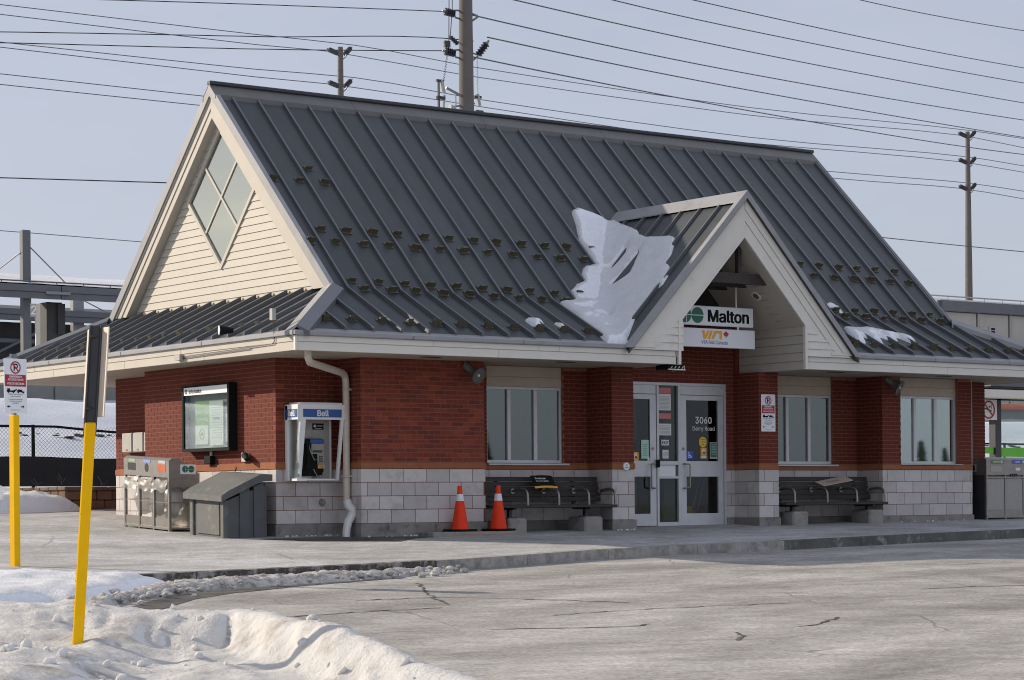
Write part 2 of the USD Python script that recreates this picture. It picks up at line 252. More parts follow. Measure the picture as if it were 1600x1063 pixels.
def remap(m, fn):
    if m is None: return None
    v = np.array(m.vertices); m = trimesh.Trimesh(np.asarray(fn(v[:, 0], v[:, 1], v[:, 2])).T, np.array(m.faces), process=False)
    return m
def prism_xz(g, y0, y1):      # polygon drawn in (x, z), from y0 (front) to y1
    return remap(ext(g), lambda a, b, t: (a, y1 + (y0 - y1) * t, b))
def prism_yz(g, x0, x1):      # polygon in (-y as u, z); front at x0 (facing -x)
    return remap(ext(g), lambda a, b, t: (x1 + (x0 - x1) * t, -a, b))
def lift(g, zf, th):
    return remap(ext(g), lambda a, b, t: (a, b, zf(a, b) - th * (1 - t)))
def text_front(s, h, x, y, z, bold=False, depth=0.002, center=True, sx=1.0):
    m = meshkit.text_mesh(s, h, depth, bold); w = m.bounds[1][0] * sx
    o = x - w / 2 if center else x
    return remap(m, lambda a, b, t: (o + a * sx, y - t, z + b))
def text_left(s, h, x, y, z, bold=False, depth=0.002, center=True, sx=1.0):
    m = meshkit.text_mesh(s, h, depth, bold); w = m.bounds[1][0] * sx
    o = y + w / 2 if center else y
    return remap(m, lambda a, b, t: (x - t, o - a * sx, z + b))
def circ(x, y, r, n=28): return Point(x, y).buffer(r, n // 4)
def S_LOCAL(y): return 0.038 * np.maximum(y, -40) if np.ndim(y) else 0.038 * max(y, -40)
def gz(x, y):
    x = np.clip(np.asarray(x, float), -5, 20); y = np.asarray(y, float)
    return -0.207 + 0.0083 * x + np.where(y < 0, 0.038 * np.maximum(y, -40), 0.05 * np.minimum(y, 12))
def grid_mesh(xs, ys, zf):
    X, Y = np.meshgrid(xs, ys, indexing='ij'); Z = zf(X, Y)
    v = np.stack([X, Y, Z], -1).reshape(-1, 3); n = len(ys)
    i, j = np.meshgrid(np.arange(len(xs) - 1), np.arange(n - 1), indexing='ij'); a = (i * n + j).ravel()
    f = np.vstack([np.stack([a, a + n, a + n + 1], 1), np.stack([a, a + n + 1, a + 1], 1)])
    return trimesh.Trimesh(v, f, process=False)
def poly_height(poly, step, zf, seed=0):
    """triangulated height field over a plan polygon; zf(x, y, dist_to_edge)"""
    x0, y0, x1, y1 = poly.bounds
    b = []
    for ring in [poly.exterior] + list(poly.interiors):
        n = max(8, int(ring.length / step)); b += [ring.interpolate(k / n, True).coords[0] for k in range(n)]
    rr = np.random.default_rng(seed)
    gx, gy = np.meshgrid(np.arange(x0, x1, step), np.arange(y0, y1, step)); q = np.c_[gx.ravel(), gy.ravel()]; q += rr.uniform(-.25, .25, q.shape) * step
    inner = poly.buffer(-step * 0.5); q = q[shapely.contains_xy(inner, q[:, 0], q[:, 1])] if not inner.is_empty else q[:0]
    from scipy.spatial import Delaunay
    P = np.vstack([np.array(b), q]); T = Delaunay(P).simplices
    c = P[T].mean(1); T = T[shapely.contains_xy(poly, c[:, 0], c[:, 1])]
    d = shapely.distance(poly.boundary, shapely.points(P)); d[:len(b)] = 0
    a = P[T]; s = (a[:, 1, 0] - a[:, 0, 0]) * (a[:, 2, 1] - a[:, 0, 1]) - (a[:, 1, 1] - a[:, 0, 1]) * (a[:, 2, 0] - a[:, 0, 0])
    T[s < 0] = T[s < 0][:, ::-1]
    Z = zf(P[:, 0], P[:, 1], d)
    return trimesh.Trimesh(np.c_[P, Z], T, process=False)
def fbm(x, y, s, o=4, seed=0): return meshkit.fbm(np.stack([np.asarray(x) * s, np.asarray(y) * s, np.zeros_like(np.asarray(x, float)) + 3.7], -1), o, seed)

# ---------------------------------------------------------------- the ground
gx = [-900, -200, -60, -25, -12, -5, 0, 5, 10, 15, 20, 40, 100, 300, 900]; gy = [-900, -200, -80, -40, -25, -12, -6, -3, 0, 4, 8, 12, 40, 120, 400, 900]
lone('road', grid_mesh(gx, gy, lambda x, y: gz(x, y) - 0.13), 'road', 'salt whitened asphalt forecourt road with fine cracks', kind='structure')
KERB = [(60, -1.4), (40, -1.6), (25, -2.0), (16, -2.6), (11.5, -3.08), (9, -3.32), (7, -3.62), (5, -3.88), (3, -4.0), (1.6, -4.25), (0, -4.75), (-1.46, -5.14), (-2.9, -5.4), (-4.3, -5.5), (-5.9, -5.75), (-7.5, -6.15), (-12, -7.6), (-40, -14)]
k = LineString(KERB); walk_poly = Polygon(KERB + [(-40, 13), (60, 13)])
strip = k.buffer(0.16, single_sided=False).intersection(walk_poly)
from shapely.ops import triangulate as _tri
def draped(poly, zf, th, step=2.0):
    ms = []; x0, y0, x1, y1 = poly.bounds
    ys = sorted(set([y0, y1, 0.0, 12.0] + list(np.arange(math.floor(y0), y1, step)))); xs = sorted(set([x0, x1, -5.0, 20.0] + list(np.arange(math.floor(x0), x1, step * 2))))
    ys = [y for y in ys if y0 <= y <= y1]; xs = [x for x in xs if x0 <= x <= x1]
    for a, b in zip(xs[:-1], xs[1:]):
        for c_, d in zip(ys[:-1], ys[1:]):
            ms.append(lift(poly.intersection(sbox(a, c_, b, d)), zf, th))
    return cat_(ms)
def surf(poly, zf, step=2.0):
    """sheet draped on the ground"""
    m = draped(poly, zf, 0.01, step); nz = m.face_normals[:, 2]; m.update_faces(nz > 0.5); m.remove_unreferenced_vertices(); return m
lone('sidewalk', surf(walk_poly.difference(k.buffer(0.16)), lambda x, y: gz(x, y)), 'walk', 'pale salted concrete sidewalk and plaza round the station', kind='structure')
kp = lone('kerb', draped(Polygon([(0, -30), (1, -30), (1, -29)]), lambda x, y: gz(x, y) - 0.3, 0.01), 'kerb', 'stained concrete kerb along the sidewalk edge', kind='structure')
L = k.length; s = 0.0; edges = []
while s < L:
    if 20 < s < 95:
        seg = 1.8
    else: seg = 6.0
    p = [k.interpolate(t) for t in np.linspace(s + 0.004, min(s + seg, L) - 0.004, 4)]
    line = LineString([(q.x, q.y) for q in p]); stone = line.buffer(0.16, cap_style=2).intersection(walk_poly)
    m = lift(stone, lambda x, y: gz(x, y) + 0.004, 0.3)
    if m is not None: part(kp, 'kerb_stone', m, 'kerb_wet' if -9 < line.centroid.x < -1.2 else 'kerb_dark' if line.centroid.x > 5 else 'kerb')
    s += seg

# ---------------------------------------------------------------- station building
XC = 7.17; B = thing('station_building', 'red brick railway station with steep slate grey metal roof and gabled entrance porch', 'station building')
ZE = 2.417
OUT = [(.25, 6.95), (.25, 4.7), (-.37, 4.7), (-.37, .63), (.689, .63), (.689, 0), (2.902, 0), (2.902, .62), (5.387, .62), (5.387, 0), (5.826, 0), (5.826, .61), (8.517, .61), (8.517, 0), (8.945, 0), (8.945, .62), (11.408, .62), (11.408, 0), (13.651, 0), (13.651, .63), (14.71, .63), (14.71, 4.7), (14.09, 4.7), (14.09, 6.95)]
foot = Polygon(OUT)
W1, W3, W4, DOOR = (3.40, 4.89), (9.27, 10.82), (11.86, 13.32), (5.80, 8.327)
OPEN = {7: (W1[0], W1[1], .90, 2.5), 15: (W3[0], W3[1], .90, 2.5), 17: (W4[0], W4[1], .90, 2.5), 11: (DOOR[0], DOOR[1], -.4, 2.2370)}
bricks = []; LB = .209; LK = .418
def wall_point(p0, d, n, s, o, z): return (p0[0] + d[0] * s + n[0] * o, p0[1] + d[1] * s + n[1] * o, z)
def wall_box(p0, d, n, s0, s1, o0, o1, z0, z1):
    P = [wall_point(p0, d, n, s, o, z) for s in (s0, s1) for o in (o0, o1) for z in (z0, z1)]
    m = bx(0, 1, 0, 1, 0, 1); m = trimesh.Trimesh(np.array(P), m.faces, process=False)
    if m.volume < 0: m.invert()
    return m
def cut(a, b, z0, z1, op):
    """pieces of the interval a..b left by the opening"""
    if op is None or z1 <= op[2] + 1e-6 or z0 >= op[3] - 1e-6: return [(a, b)]
    r = []
    if a < op[0] - .02: r.append((a, min(b, op[0])))
    if b > op[1] + .02: r.append((max(a, op[1]), b))
    return [q for q in r if q[1] - q[0] > .02]
rw = random.Random(3)
for i in range(len(OUT)):
    p0, p1 = np.array(OUT[i]), np.array(OUT[(i + 1) % len(OUT)]); Ls = float(np.linalg.norm(p1 - p0)); d = (p1 - p0) / Ls; n = np.array([d[1], -d[0]])
    if i == len(OUT) - 1:
        part(B, 'back_wall', wall_box(p0, d, n, .02, Ls - .02, -.15, 0, -.35, ZE), 'mortar'); continue
    op = OPEN.get(i); ztop = 3.25 if i == 11 else ZE
    if op: op = (op[0] - p0[0], op[1] - p0[0], op[2], op[3])
    hole = sbox(op[0], op[2], op[1], op[3]) if op else None
    shape = sbox(.004, .0, Ls - .004, ztop)
    if hole is not None: shape = shape.difference(hole)
    back = remap(ext(shape), lambda a, b, t: (p0[0] + d[0] * a + n[0] * (-.1 + .1 * t), p0[1] + d[1] * a + n[1] * (-.1 + .1 * t), b))
    if back.volume < 0: back.invert()
    wp = part(B, 'brick_wall', back, 'mortar')
    fac = float(np.dot(n, CAM[:2] - (p0 + p1) / 2)) > 0
    if not fac: continue
    # plinth
    for a, b in cut(-.028, Ls + .028, -.3, 0, op): part(wp, 'plinth', wall_box(p0, d, n, a, b, -.02, .03, -.45, -.002), 'plinth')
    # red joints behind the blocks
    for a, b in cut(0, Ls, .1, .7, op): part(wp, 'block_mortar', wall_box(p0, d, n, a, b, -.01, .003, -.002, .80), 'block_mortar')
    for r in range(4):
        z0 = r * .2; off = (0.29 if i == 5 else .11) + (LK / 2 if r % 2 == 0 else 0); s = off - 2 * LK
        if i == 5: s = (1.0 - .689) - LK * 3 + (0 if r in (3, 1) else LK / 2)
        while s < Ls:
            a, b = max(s + .0052, -.008), min(s + LK - .0052, Ls + .008)
            if b - a > .03:
                for q0, q1 in cut(a, b, z0, z0 + .2, op): part(wp, 'stone_block', wall_box(p0, d, n, q0, q1, 0, .0075 + rw.uniform(-.001, .001), z0 + .0045, z0 + .1955), 'block%d' % rw.randrange(3))
            s += LK
    # orange band
    s = -.2
    while s < Ls:
        a, b = max(s + .002, -.014), min(s + .618, Ls + .014)
        if b - a > .03:
            for q0, q1 in cut(a, b, .8, .9, op):
                m = wall_box(p0, d, n, q0, q1, -.01, .02, .803, .9)
                v = m.vertices.copy(); o = (v[:, :2] - p0) @ n; v[(v[:, 2] > .85) & (o > .015), 2] -= .015; m.vertices = v
                part(wp, 'band_stone', m, 'band')
        s += .62
    r = 0; z = .9035
    while z < ztop - .02:
        s = (.0 if r % 2 else LB / 2) + (.05 if i == 5 else .02); J = []
        while s < Ls: J.append(s); s += LB
        J = [-.0085] + [q for q in J if .045 < q < Ls - .045] + [Ls + .0085]
        for a, b in zip(J[:-1], J[1:]):
            for q0, q1 in cut(a + .0055, b - .0055, z, z + .0667, op):
                if op and op[3] > 2.3 and z + .0667 > ztop: continue
                bricks.append((wp, i, wall_box(p0, d, n, q0, q1, 0, .0035 + rw.uniform(-.0006, .0006), z + .0045, min(z + .0622, ztop - .002))))
        z += .0667; r += 1
order = sorted(range(len(bricks)), key=lambda q: (0 if bricks[q][1] in (5,) else 1, np.linalg.norm(bricks[q][2].centroid - CAM)))
for q in order[:296]: part(bricks[q][0], 'brick', bricks[q][2], 'brick%d' % rw.choice([0, 0, 1, 2, 3, 4]))
bw = part(B, 'brickwork', cat_([bricks[q][2] for q in order[296:]]), 'brick_all', kind='stuff')

# ---- roof surfaces
ZR, YR, ZF, YK, XG = 6.955, 4.17, 3.44, .557, .572; ZRF, TMF, ZDF = 7.047, .98, 5.221
XG2 = 2 * XC - XG; YK2 = 2 * YR - YK; TM, TS, TD = .973, .505, 1.034; XD, ZD = 7.303, 5.146; EX0, EX1, EY0, EY1 = -1.035, 2 * XC + 1.035, -1.035, 2 * YR + 1.035
f_main = lambda x, y: ZR - TM * np.abs(YR - y)
f_front = lambda x, y: ZF - TS * (YK - y)
f_left = lambda x, y: ZF - TS * (XG - x)
f_right = lambda x, y: ZF - TS * (x - XG2)
f_back = lambda x, y: ZF - TS * (y - YK2)
f_dorm = lambda x, y: ZD - TD * np.abs(x - XD)
def up_(f, o): return lambda x, y: f(x, y) + o
hb = lambda y: (ZD - ZF + TS * (YK - y)) / TD
dplan = Polygon([(XD - hb(-1.1), -1.1), (XD - hb(YK), YK), (XD, YR - (ZR - ZD) / TM), (XD + hb(YK), YK), (XD + hb(-1.1), -1.1)])
R_main = sbox(XG, YK, XG2, YR).difference(dplan)
R_front = Polygon([(EX0, EY0), (EX1, EY0), (XG2, YK), (XG, YK)]).difference(dplan)
R_left = Polygon([(EX0, EY0), (XG, YK), (.75, YK), (.75, YK2), (XG, YK2), (EX0, EY1)])
R_right = Polygon([(EX1, EY0), (XG2, YK), (2 * XC - .75, YK), (2 * XC - .75, YK2), (XG2, YK2), (EX1, EY1)])
R_back = Polygon([(EX0, EY1), (EX1, EY1), (XG2, YK2), (XG, YK2)])
INS = sbox(-.96, -.96, 2 * XC + .96, 2 * YR + .96)
deck = [lift(R_main, up_(f_main, -.012), .06), lift(R_front.intersection(INS), up_(f_front, -.012), .06), lift(R_left.intersection(INS), up_(f_left, -.012), .06), lift(R_right.intersection(INS), up_(f_right, -.012), .06), lift(R_back, up_(f_back, -.012), .06), lift(sbox(XG, YR, XG2, YK2), up_(f_main, -.012), .06)]
RF = part(B, 'roof', cat_(deck), 'roof0')
XK = [.85 + .4755 * q for q in range(-5, 33)]
rr = random.Random(5)
for a, b in zip(XK[:-1], XK[1:]):
    ms = [lift(R_main.intersection(sbox(a + .004, YK, b - .004, YR)), f_main, .011), lift(R_front.intersection(sbox(a + .004, EY0, b - .004, YK)), f_front, .011)]
    ms = [m for m in ms if m is not None]
    if ms: part(RF, 'roof_panel', cat_(ms), 'roof%d' % rr.randrange(3))
def rib(P, ax, w=.046, h=.062):
    """square batten along the polyline P (on the roof), ax = 0 or 1 the horizontal direction across it"""
    P = np.array(P, float); o = np.zeros(3); o[ax] = w / 2; t = np.zeros(3); t[ax] = w / 2 * .75
    v = []
    for p in P: v += [p - o, p + o, p + t + [0, 0, h], p - t + [0, 0, h]]
    F = []
    for q in range(len(P) - 1):
        for j in range(4):
            a, b, c, e = 4 * q + j, 4 * q + (j + 1) % 4, 4 * q + 4 + (j + 1) % 4, 4 * q + 4 + j; F += [(a, b, c), (a, c, e)]
    e = 4 * (len(P) - 1); F += [(0, 2, 1), (0, 3, 2), (e, e + 1, e + 2), (e, e + 2, e + 3)]
    m = trimesh.Trimesh(np.array(v), F, process=False); m.fix_normals(); return m
zone = unary_union([R_main, R_front]).difference(dplan.buffer(.06)).difference(LineString([(EX0, EY0), (XG, YK)]).buffer(.15)).difference(LineString([(EX1, EY0), (XG2, YK)]).buffer(.15))
for x in XK:
    g = LineString([(x, -.86), (x, YR - .17)]).intersection(zone)
    for ln in (g.geoms if hasattr(g, 'geoms') else [g]):
        if ln.is_empty or ln.length < .1: continue
        y0, y1 = ln.bounds[1], ln.bounds[3]; ys = [y0] + ([YK] if y0 < YK < y1 else []) + [y1]
        part(RF, 'roof_seam', rib([(x, y, float(f_main(x, y)) if y >= YK else float(f_front(x, y))) for y in ys], 0), 'seam')
lz = R_left.difference(LineString([(EX0, EY0), (XG, YK)]).buffer(.15)).difference(LineString([(EX0, EY1), (XG, YK2)]).buffer(.15))
YL = [2.11 + .4755 * q for q in range(-7, 16)]
for q, y in enumerate(YL):
    pa = R_left.intersection(sbox(EX0, y + .004, .75, y + .4715))
    m = lift(pa, f_left, .011)
    if m is not None: part(RF, 'roof_panel', m, 'roof%d' % rr.randrange(3))
    g = LineString([(-.86, y), (.72, y)]).intersection(lz)
    if not g.is_empty and g.length > .1:
        x0, x1 = g.bounds[0], g.bounds[2]; part(RF, 'roof_seam', rib([(x, y, float(f_left(x, y))) for x in (x0, x1)], 1), 'seam')
for q in range(20):
    y = -.4 + .4755 * q; m = lift(R_right.intersection(sbox(2 * XC - .8, y, EX1, y + .47)), f_right, .011)
    if m is not None: part(RF, 'roof_panel', m, 'roof1')
    g = LineString([(2 * XC - .75, y), (EX1 - .2, y)]).intersection(R_right.buffer(-.12))
    if not g.is_empty and g.length > .1: part(RF, 'roof_seam', rib([(x, y, float(f_right(x, y))) for x in (g.bounds[0], g.bounds[2])], 1), 'seam')
# dormer roof
D_l, D_r = dplan.intersection(sbox(-9, -9, XD, 9)), dplan.intersection(sbox(XD, -9, 99, 9))
part(RF, 'porch_roof', cat_([lift(D_l, up_(f_dorm, -.012), .05), lift(D_r, up_(f_dorm, -.012), .05)]), 'roof0')
for q in range(-2, 6):
    y = -.62 + .4755 * q
    for D_ in (D_l, D_r):
        m = lift(D_.intersection(sbox(0, y + .004, 20, y + .4715)), f_dorm, .011)
        if m is not None: part(RF, 'roof_panel', m, 'roof%d' % rr.randrange(3))
        hx = (ZD - ZF + TS * (YK - y)) / TD if y < YK else (ZD - (ZR - TM * (YR - y))) / TD
        if y > -1 and hx > .35:
            sg = -1 if D_ is D_l else 1; x0, x1 = XD + sg * .12, XD + sg * (hx - .1)
            part(RF, 'roof_seam', rib([(x, y, float(f_dorm(x, y))) for x in (x0, x1)], 1), 'seam')
for sg in (-1, 1):
    P = lambda x, y, dz: (x, y, float(f_dorm(x, y)) + dz)
    part(RF, 'ridge_cap', hull([P(XD, -1.08, .075), P(XD, 2.2, .075), P(XD + sg * .17, -1.08, .07), P(XD + sg * .17, 2.2, .07), P(XD + sg * .17, -1.08, .05), P(XD + sg * .17, 2.2, .05), P(XD, -1.08, .05), P(XD, 2.2, .05)]), 'flashing')
# main ridge cap, rake trims, hip caps
for sg in (-1, 1):
    P = lambda x, o, dz: (x, YR + sg * o, ZR - TM * o + dz)
    for q in range(5):
        a = XG - .03 + (XG2 - XG + .06) * q / 5; b = XG - .03 + (XG2 - XG + .06) * (q + 1) / 5 - .006
        part(RF, 'ridge_cap', hull([P(x, o, dz) for x in (a, b) for o in (.02, .205) for dz in (.055, .075)]), 'ridge')
        part(RF, 'ridge_closure', hull([P(x, o, dz) for x in (a, b) for o in (.19, .21) for dz in (.0, .06)]), 'ridge')
part(RF, 'ridge_top', rbx(XG - .04, XG2 + .04, YR - .06, YR + .06, ZR + .055, ZR + .115, .012), 'roof2')
for x0 in (XG, XG2):
    for sg in (-1, 1):
        P = lambda x, o, dz: (x, YR + sg * o, ZR - TM * o + dz)
        a, b = (x0 - .03, x0 + .055) if x0 == XG else (x0 - .055, x0 + .03)
        part(RF, 'rake_trim', hull([P(x, o, dz) for x in (a, b) for o in (.0, YR - YK) for dz in (-.12, .072)]), 'flashing' if x0 == XG else 'seam')
for (x0, y0, x1, y1) in ((EX0 + .06, EY0 + .06, XG, YK), (EX1 - .06, EY0 + .06, XG2, YK), (EX0 + .06, EY1 - .06, XG, YK2)):
    d = np.array([x1 - x0, y1 - y0]); d /= np.linalg.norm(d); nn = np.array([-d[1], d[0]]); zt = lambda p: ZF - TS * abs(p[0] - x1)
    for sg in (-1, 1):
        Q = []
        for e in (0, 1):
            p = np.array([x0, y0]) * (1 - e) + np.array([x1, y1]) * e
            for o, dz in ((0, .115), (0, .08), (.17, .085), (.17, .0)):
                q = p + sg * nn * o; Q.append((q[0], q[1], ZF - TS * max(abs(p[0] - x1), 0) - o * TS * .707 + dz))
        part(RF, 'hip_cap', hull(Q), 'flashing' if sg > 0 else 'seam')
# eave flashing and gutters
def ring_seg(x0, x1, y0, y1, z0, z1, m, name, par, pieces=1, ax=0):
    for q in range(pieces):
        if ax == 0: a, b = x0 + (x1 - x0) * q / pieces, x0 + (x1 - x0) * (q + 1) / pieces - .004; part(par, name, rbx(a, b, y0, y1, z0, z1, .012), m)
        else: a, b = y0 + (y1 - y0) * q / pieces, y0 + (y1 - y0) * (q + 1) / pieces - .004; part(par, name, rbx(x0, x1, a, b, z0, z1, .012), m)
for g_, f_ in [(p_, f_front) for p_ in polys(R_front.intersection(sbox(EX0, EY0, EX1, -.84)))] + [(R_left.intersection(sbox(EX0, EY0, -.84, EY1)), f_left)]: part(RF, 'eave_flashing', lift(g_, up_(f_, .006), .02), 'flashing')
ring_seg(-1.04, XD - 2.44, -1.045, -.99, 2.622, 2.695, 'flashing', 'gutter', RF, 3)
ring_seg(XD + 2.47, EX1, -1.045, -.99, 2.622, 2.695, 'flashing', 'gutter', RF, 3)
ring_seg(-1.05, -.99, -.99, EY1, 2.622, 2.695, 'flashing', 'gutter', RF, 4, 1)
ring_seg(EX1 - .08, EX1 + .02, -.99, EY1, 2.622, 2.705, 'flashing', 'gutter', RF, 2, 1)
FA = part(B, 'fascia', cat_([bx(-.99, 5.91, -.975, -.965, 2.42, 2.62), bx(8.64, 15.33, -.975, -.965, 2.42, 2.62)]), 'white_trim')
def boards(x0, x1, n_, z0, z1, y0, y1):
    for q in range(n_): part(FA, 'fascia_board', rbx(x0 + (x1 - x0) * q / n_, x0 + (x1 - x0) * (q + 1) / n_ - .004, y0, y1, z0, z1, .004), 'white_trim')
boards(-.985, 5.915, 2, 2.416, 2.536, -1.0, -.97); boards(-.985, 5.865, 3, 2.540, 2.621, -1.008, -.97)
boards(8.63, 15.33, 2, 2.416, 2.536, -1.0, -.97); boards(8.69, 15.33, 3, 2.540, 2.621, -1.008, -.97)
part(FA, 'corner_trim', rbx(-1.02, -.985, -1.012, -.96, 2.412, 2.622, .005), 'white_trim')
for q in range(4):
    a, b = -.96 + 10.2 * q / 4, -.96 + 10.2 * (q + 1) / 4 - .005
    part(FA, 'fascia_board', rbx(-1.012, -.97, a, b, 2.416, 2.536, .004), 'cream'); part(FA, 'fascia_board', rbx(-1.02, -.97, a + (.7 if q else 0), b + .695, 2.540, 2.621, .004), 'cream')
part(FA, 'fascia_board', bx(15.33, 15.36, -1.0, 9.3, 2.416, 2.621), 'cream')
sof = sbox(-.985, -.975, 15.33, 9.32).difference(foot).difference(sbox(5.93, -2, 8.61, .61))
part(B, 'soffit', remap(ext(sof), lambda a, b, t: (a, b, ZE + .004 + .02 * t)), 'soffit')
for xx in (1.4, 3.9, 9.6, 12.2): part(B, 'soffit_vent', bx(xx, xx + .3, -.62, -.5, ZE - .004, ZE + .003), 'charcoal')

# ---- left gable wall
GX = .75
zin = lambda y: ZRF - .55 - TMF * abs(y - YR)
gab = Polygon([(-(YR - 3.06), 3.46), (-YR, ZRF - .53), (-(YR + 3.06), 3.46)])
dia = Polygon([(-4.17, 6.32), (-5.25, 5.24), (-4.17, 4.10), (-3.09, 5.24)])
GW = part(B, 'gable_wall', prism_yz(gab.difference(dia), GX + .02, GX + .06), 'cream')
z = 3.46
while z < 6.5:
    g = gab.difference(dia.buffer(.03, join_style=2)).intersection(sbox(-20, z, 20, z + .119))
    for pg in polys(g):
        m = prism_yz(pg, GX, GX + .02)
        if m is None: continue
        v = m.vertices.copy(); fr = v[:, 0] < GX + .01; v[fr, 0] -= .013 * (1 - (v[fr, 2] - z) / .12); m.vertices = v
        part(GW, 'siding_board', m, 'cream')
    z += .122
def shifted(g, d): return affinity.translate(g, 0, d)
band_l = lambda o0, o1: Polygon([(-YR, ZRF - o0), (-(YK2), ZRF - o0 - TMF * (YR - YK)), (-(YK2), ZRF - o1 - TMF * (YR - YK)), (-YR, ZRF - o1)])
band_r = lambda o0, o1: Polygon([(-YR, ZRF - o0), (-YK, ZRF - o0 - TMF * (YR - YK)), (-YK, ZRF - o1 - TMF * (YR - YK)), (-YR, ZRF - o1)])
clipz = sbox(-20, 3.50, 20, 9)
for bd, nm in ((band_l, 'l'), (band_r, 'r')):
    lims = [(.10, .245, .0), (.251, .385, .014), (.391, .545, .028)] if nm == 'l' else [(.10, .225, .0), (.229, .545, .004)]
    for o0, o1, s in lims: part(GW, 'rake_board', prism_yz(bd(o0, o1).intersection(clipz), XG - .005 + s, GX + .02), 'cream')
DW = part(B, 'diamond_window', prism_yz(dia.buffer(.028, join_style=2).difference(dia.buffer(-.035, join_style=2)), GX - .03, GX + .05), 'cream')
u = Polygon([(-4.17 - .018, 0), (-4.17 + .018, 0), (-4.17 + .018, 9), (-4.17 - .018, 9)])
cx_, cz_ = -4.17, 5.22; bars = []
for (a, b) in (((-4.71, 5.78), (-3.63, 4.67)), ((-4.71, 4.67), (-3.63, 5.78))): bars.append(LineString([a, b]).buffer(.02, cap_style=2))
part(DW, 'muntin', prism_yz(unary_union(bars), GX - .012, GX + .03), 'cream')
for pg in polys(dia.buffer(-.035, join_style=2).difference(unary_union(bars))): part(DW, 'pane', prism_yz(pg, GX + .006, GX + .012), 'glass_hi')
part(DW, 'window_back', prism_yz(dia.buffer(.05), GX + .9, GX + .95), 'interior')
part(B, 'right_gable', prism_yz(gab, 2 * XC - GX - .02, 2 * XC - GX + .02), 'cream')

# ---- entrance porch gable
YP = -1.03; inner = lambda o0, o1, sg: Polygon([(XD, ZDF - o0), (XD + sg * 3, ZDF - o0 - TD * 3), (XD + sg * 3, ZDF - o1 - TD * 3), (XD, ZDF - o1)])
JL, JR = 5.925, 8.617; clip = sbox(-20, 2.70, 30, 9)
PG = part(B, 'porch_gable', prism_xz(unary_union([inner(.1, .735, -1), inner(.1, .735, 1)]).intersection(sbox(-20, 2.66, 30, 9)), YP + .02, YP + .06), 'white_trim')
for sg in (-1, 1):
    part(PG, 'rake_edge', prism_xz(inner(.0, .125, sg).intersection(sbox(-20, 2.64, 30, 9)), YP - .075, YP + .03), 'flashing')
    if sg < 0: lims = [(.13, .66, .0), (.664, .743, .006)]
    else: lims = [(.13, .30, -.012), (.306, .48, .0), (.486, .743, .01)]
    for o0, o1, s in lims: part(PG, 'rake_board', prism_xz(inner(o0, o1, sg).intersection(clip), YP + s - .01, YP + .03), 'white_trim')
    part(PG, 'rake_base', rbx(*((4.93, 5.42) if sg < 0 else (9.18, 9.70)), YP - .02, YP + .03, 2.655, 2.70, .005), 'white_trim')
    z = 2.625
    tri = Polygon([(XD + sg * 1.31, 2.62), (XD + sg * 1.31, ZDF - .75 - TD * 1.31), (XD + sg * 2.35, 2.62)]) if sg < 0 else Polygon([(XD + 1.31, 2.62), (XD + 1.31, ZDF - .75 - TD * 1.31), (XD + 2.35, 2.62)])
    while z < 3.2:
        g = tri.intersection(sbox(-20, z, 30, z + .118))
        m = prism_xz(g, YP, YP + .03)
        if m is not None:
            v = m.vertices.copy(); fr = v[:, 1] < YP + .01; v[fr, 1] -= .012 * (1 - (v[fr, 2] - z) / .12); m.vertices = v; part(PG, 'siding_board', m, 'white_trim')
        z += .122
    jx = JL if sg < 0 else JR
    part(PG, 'corner_trim', rbx(jx - .03 if sg < 0 else jx - .02, jx + .02 if sg < 0 else jx + .035, YP - .016, YP + .05, 2.41, ZDF - .743 - TD * 1.345 + .03, .005), 'white_trim')
PI = part(B, 'porch_interior', cat_([bx(JR + .02, JR + .05, -1.0, .6, 2.42, 3.2), bx(JL - .05, JL - .02, -1.0, .6, 2.42, 3.2)]), 'cream')
zs = ZDF - .745 - TD * (JR - XD)
for sg, jx in ((1, JR), (-1, JL)):
    z = 2.415
    while z < zs - .01:
        z1 = min(z + .137, zs); m = bx(0, .02, -1.0, .6, z, z1 - .003); v = m.vertices.copy(); lo = v[:, 2] < z + .01
        v[:, 0] = np.where(v[:, 0] < .01, jx + (np.where(lo, -.010, 0)) * sg, jx + sg * .02); m.vertices = v; m.fix_normals()
        part(PI, 'siding_board', m, 'cream'); z += .14
    Ls = (JR - XD); n_ = 13
    for q in range(n_):
        a, b = Ls * (1 - q / n_), Ls * (1 - (q + 1) / n_) + .004; zz = lambda o: ZDF - .745 - TD * o
        P = [(XD + sg * a, y, zz(a) + dz - .006 * (dz == 0)) for y in (-1.0, .6) for dz in (0, .03)] + [(XD + sg * b, y, zz(b) + dz) for y in (-1.0, .6) for dz in (0, .03)]
        part(PI, 'ceiling_board', hull(P), 'cream')
    part(PI, 'ceiling_back', hull([(XD + sg * o, y, ZDF - .745 - TD * o + dz) for o in (0, Ls + .02) for y in (-1.0, .62) for dz in (.04, .06)]), 'cream')
part(PI, 'brick_return', bx(8.517, 8.64, .575, .66, 2.42, 3.25), 'brick_all'); part(PI, 'back_panel', prism_xz(Polygon([(JL, 3.2), (JR, 3.2), (XD, ZDF - .74)]), .60, .66), 'dark_brown')
for y, zt in ((-.75, 3.93), (-.28, 3.93), (.19, 3.93)):
    hw = (ZDF - .75 - zt) / TD; hw2 = (ZDF - .75 - zt + .165) / TD
    part(PI, 'tie_beam', prism_xz(Polygon([(XD - hw2, zt - .165), (XD + hw2, zt - .165), (XD + hw, zt), (XD - hw, zt)]), y - .045, y + .045), 'dark_brown')
    part(PI, 'king_post', bx(XD - .045 + .12, XD + .09 + .055, y - .04, y + .04, zt, ZDF - .85), 'dark_brown')
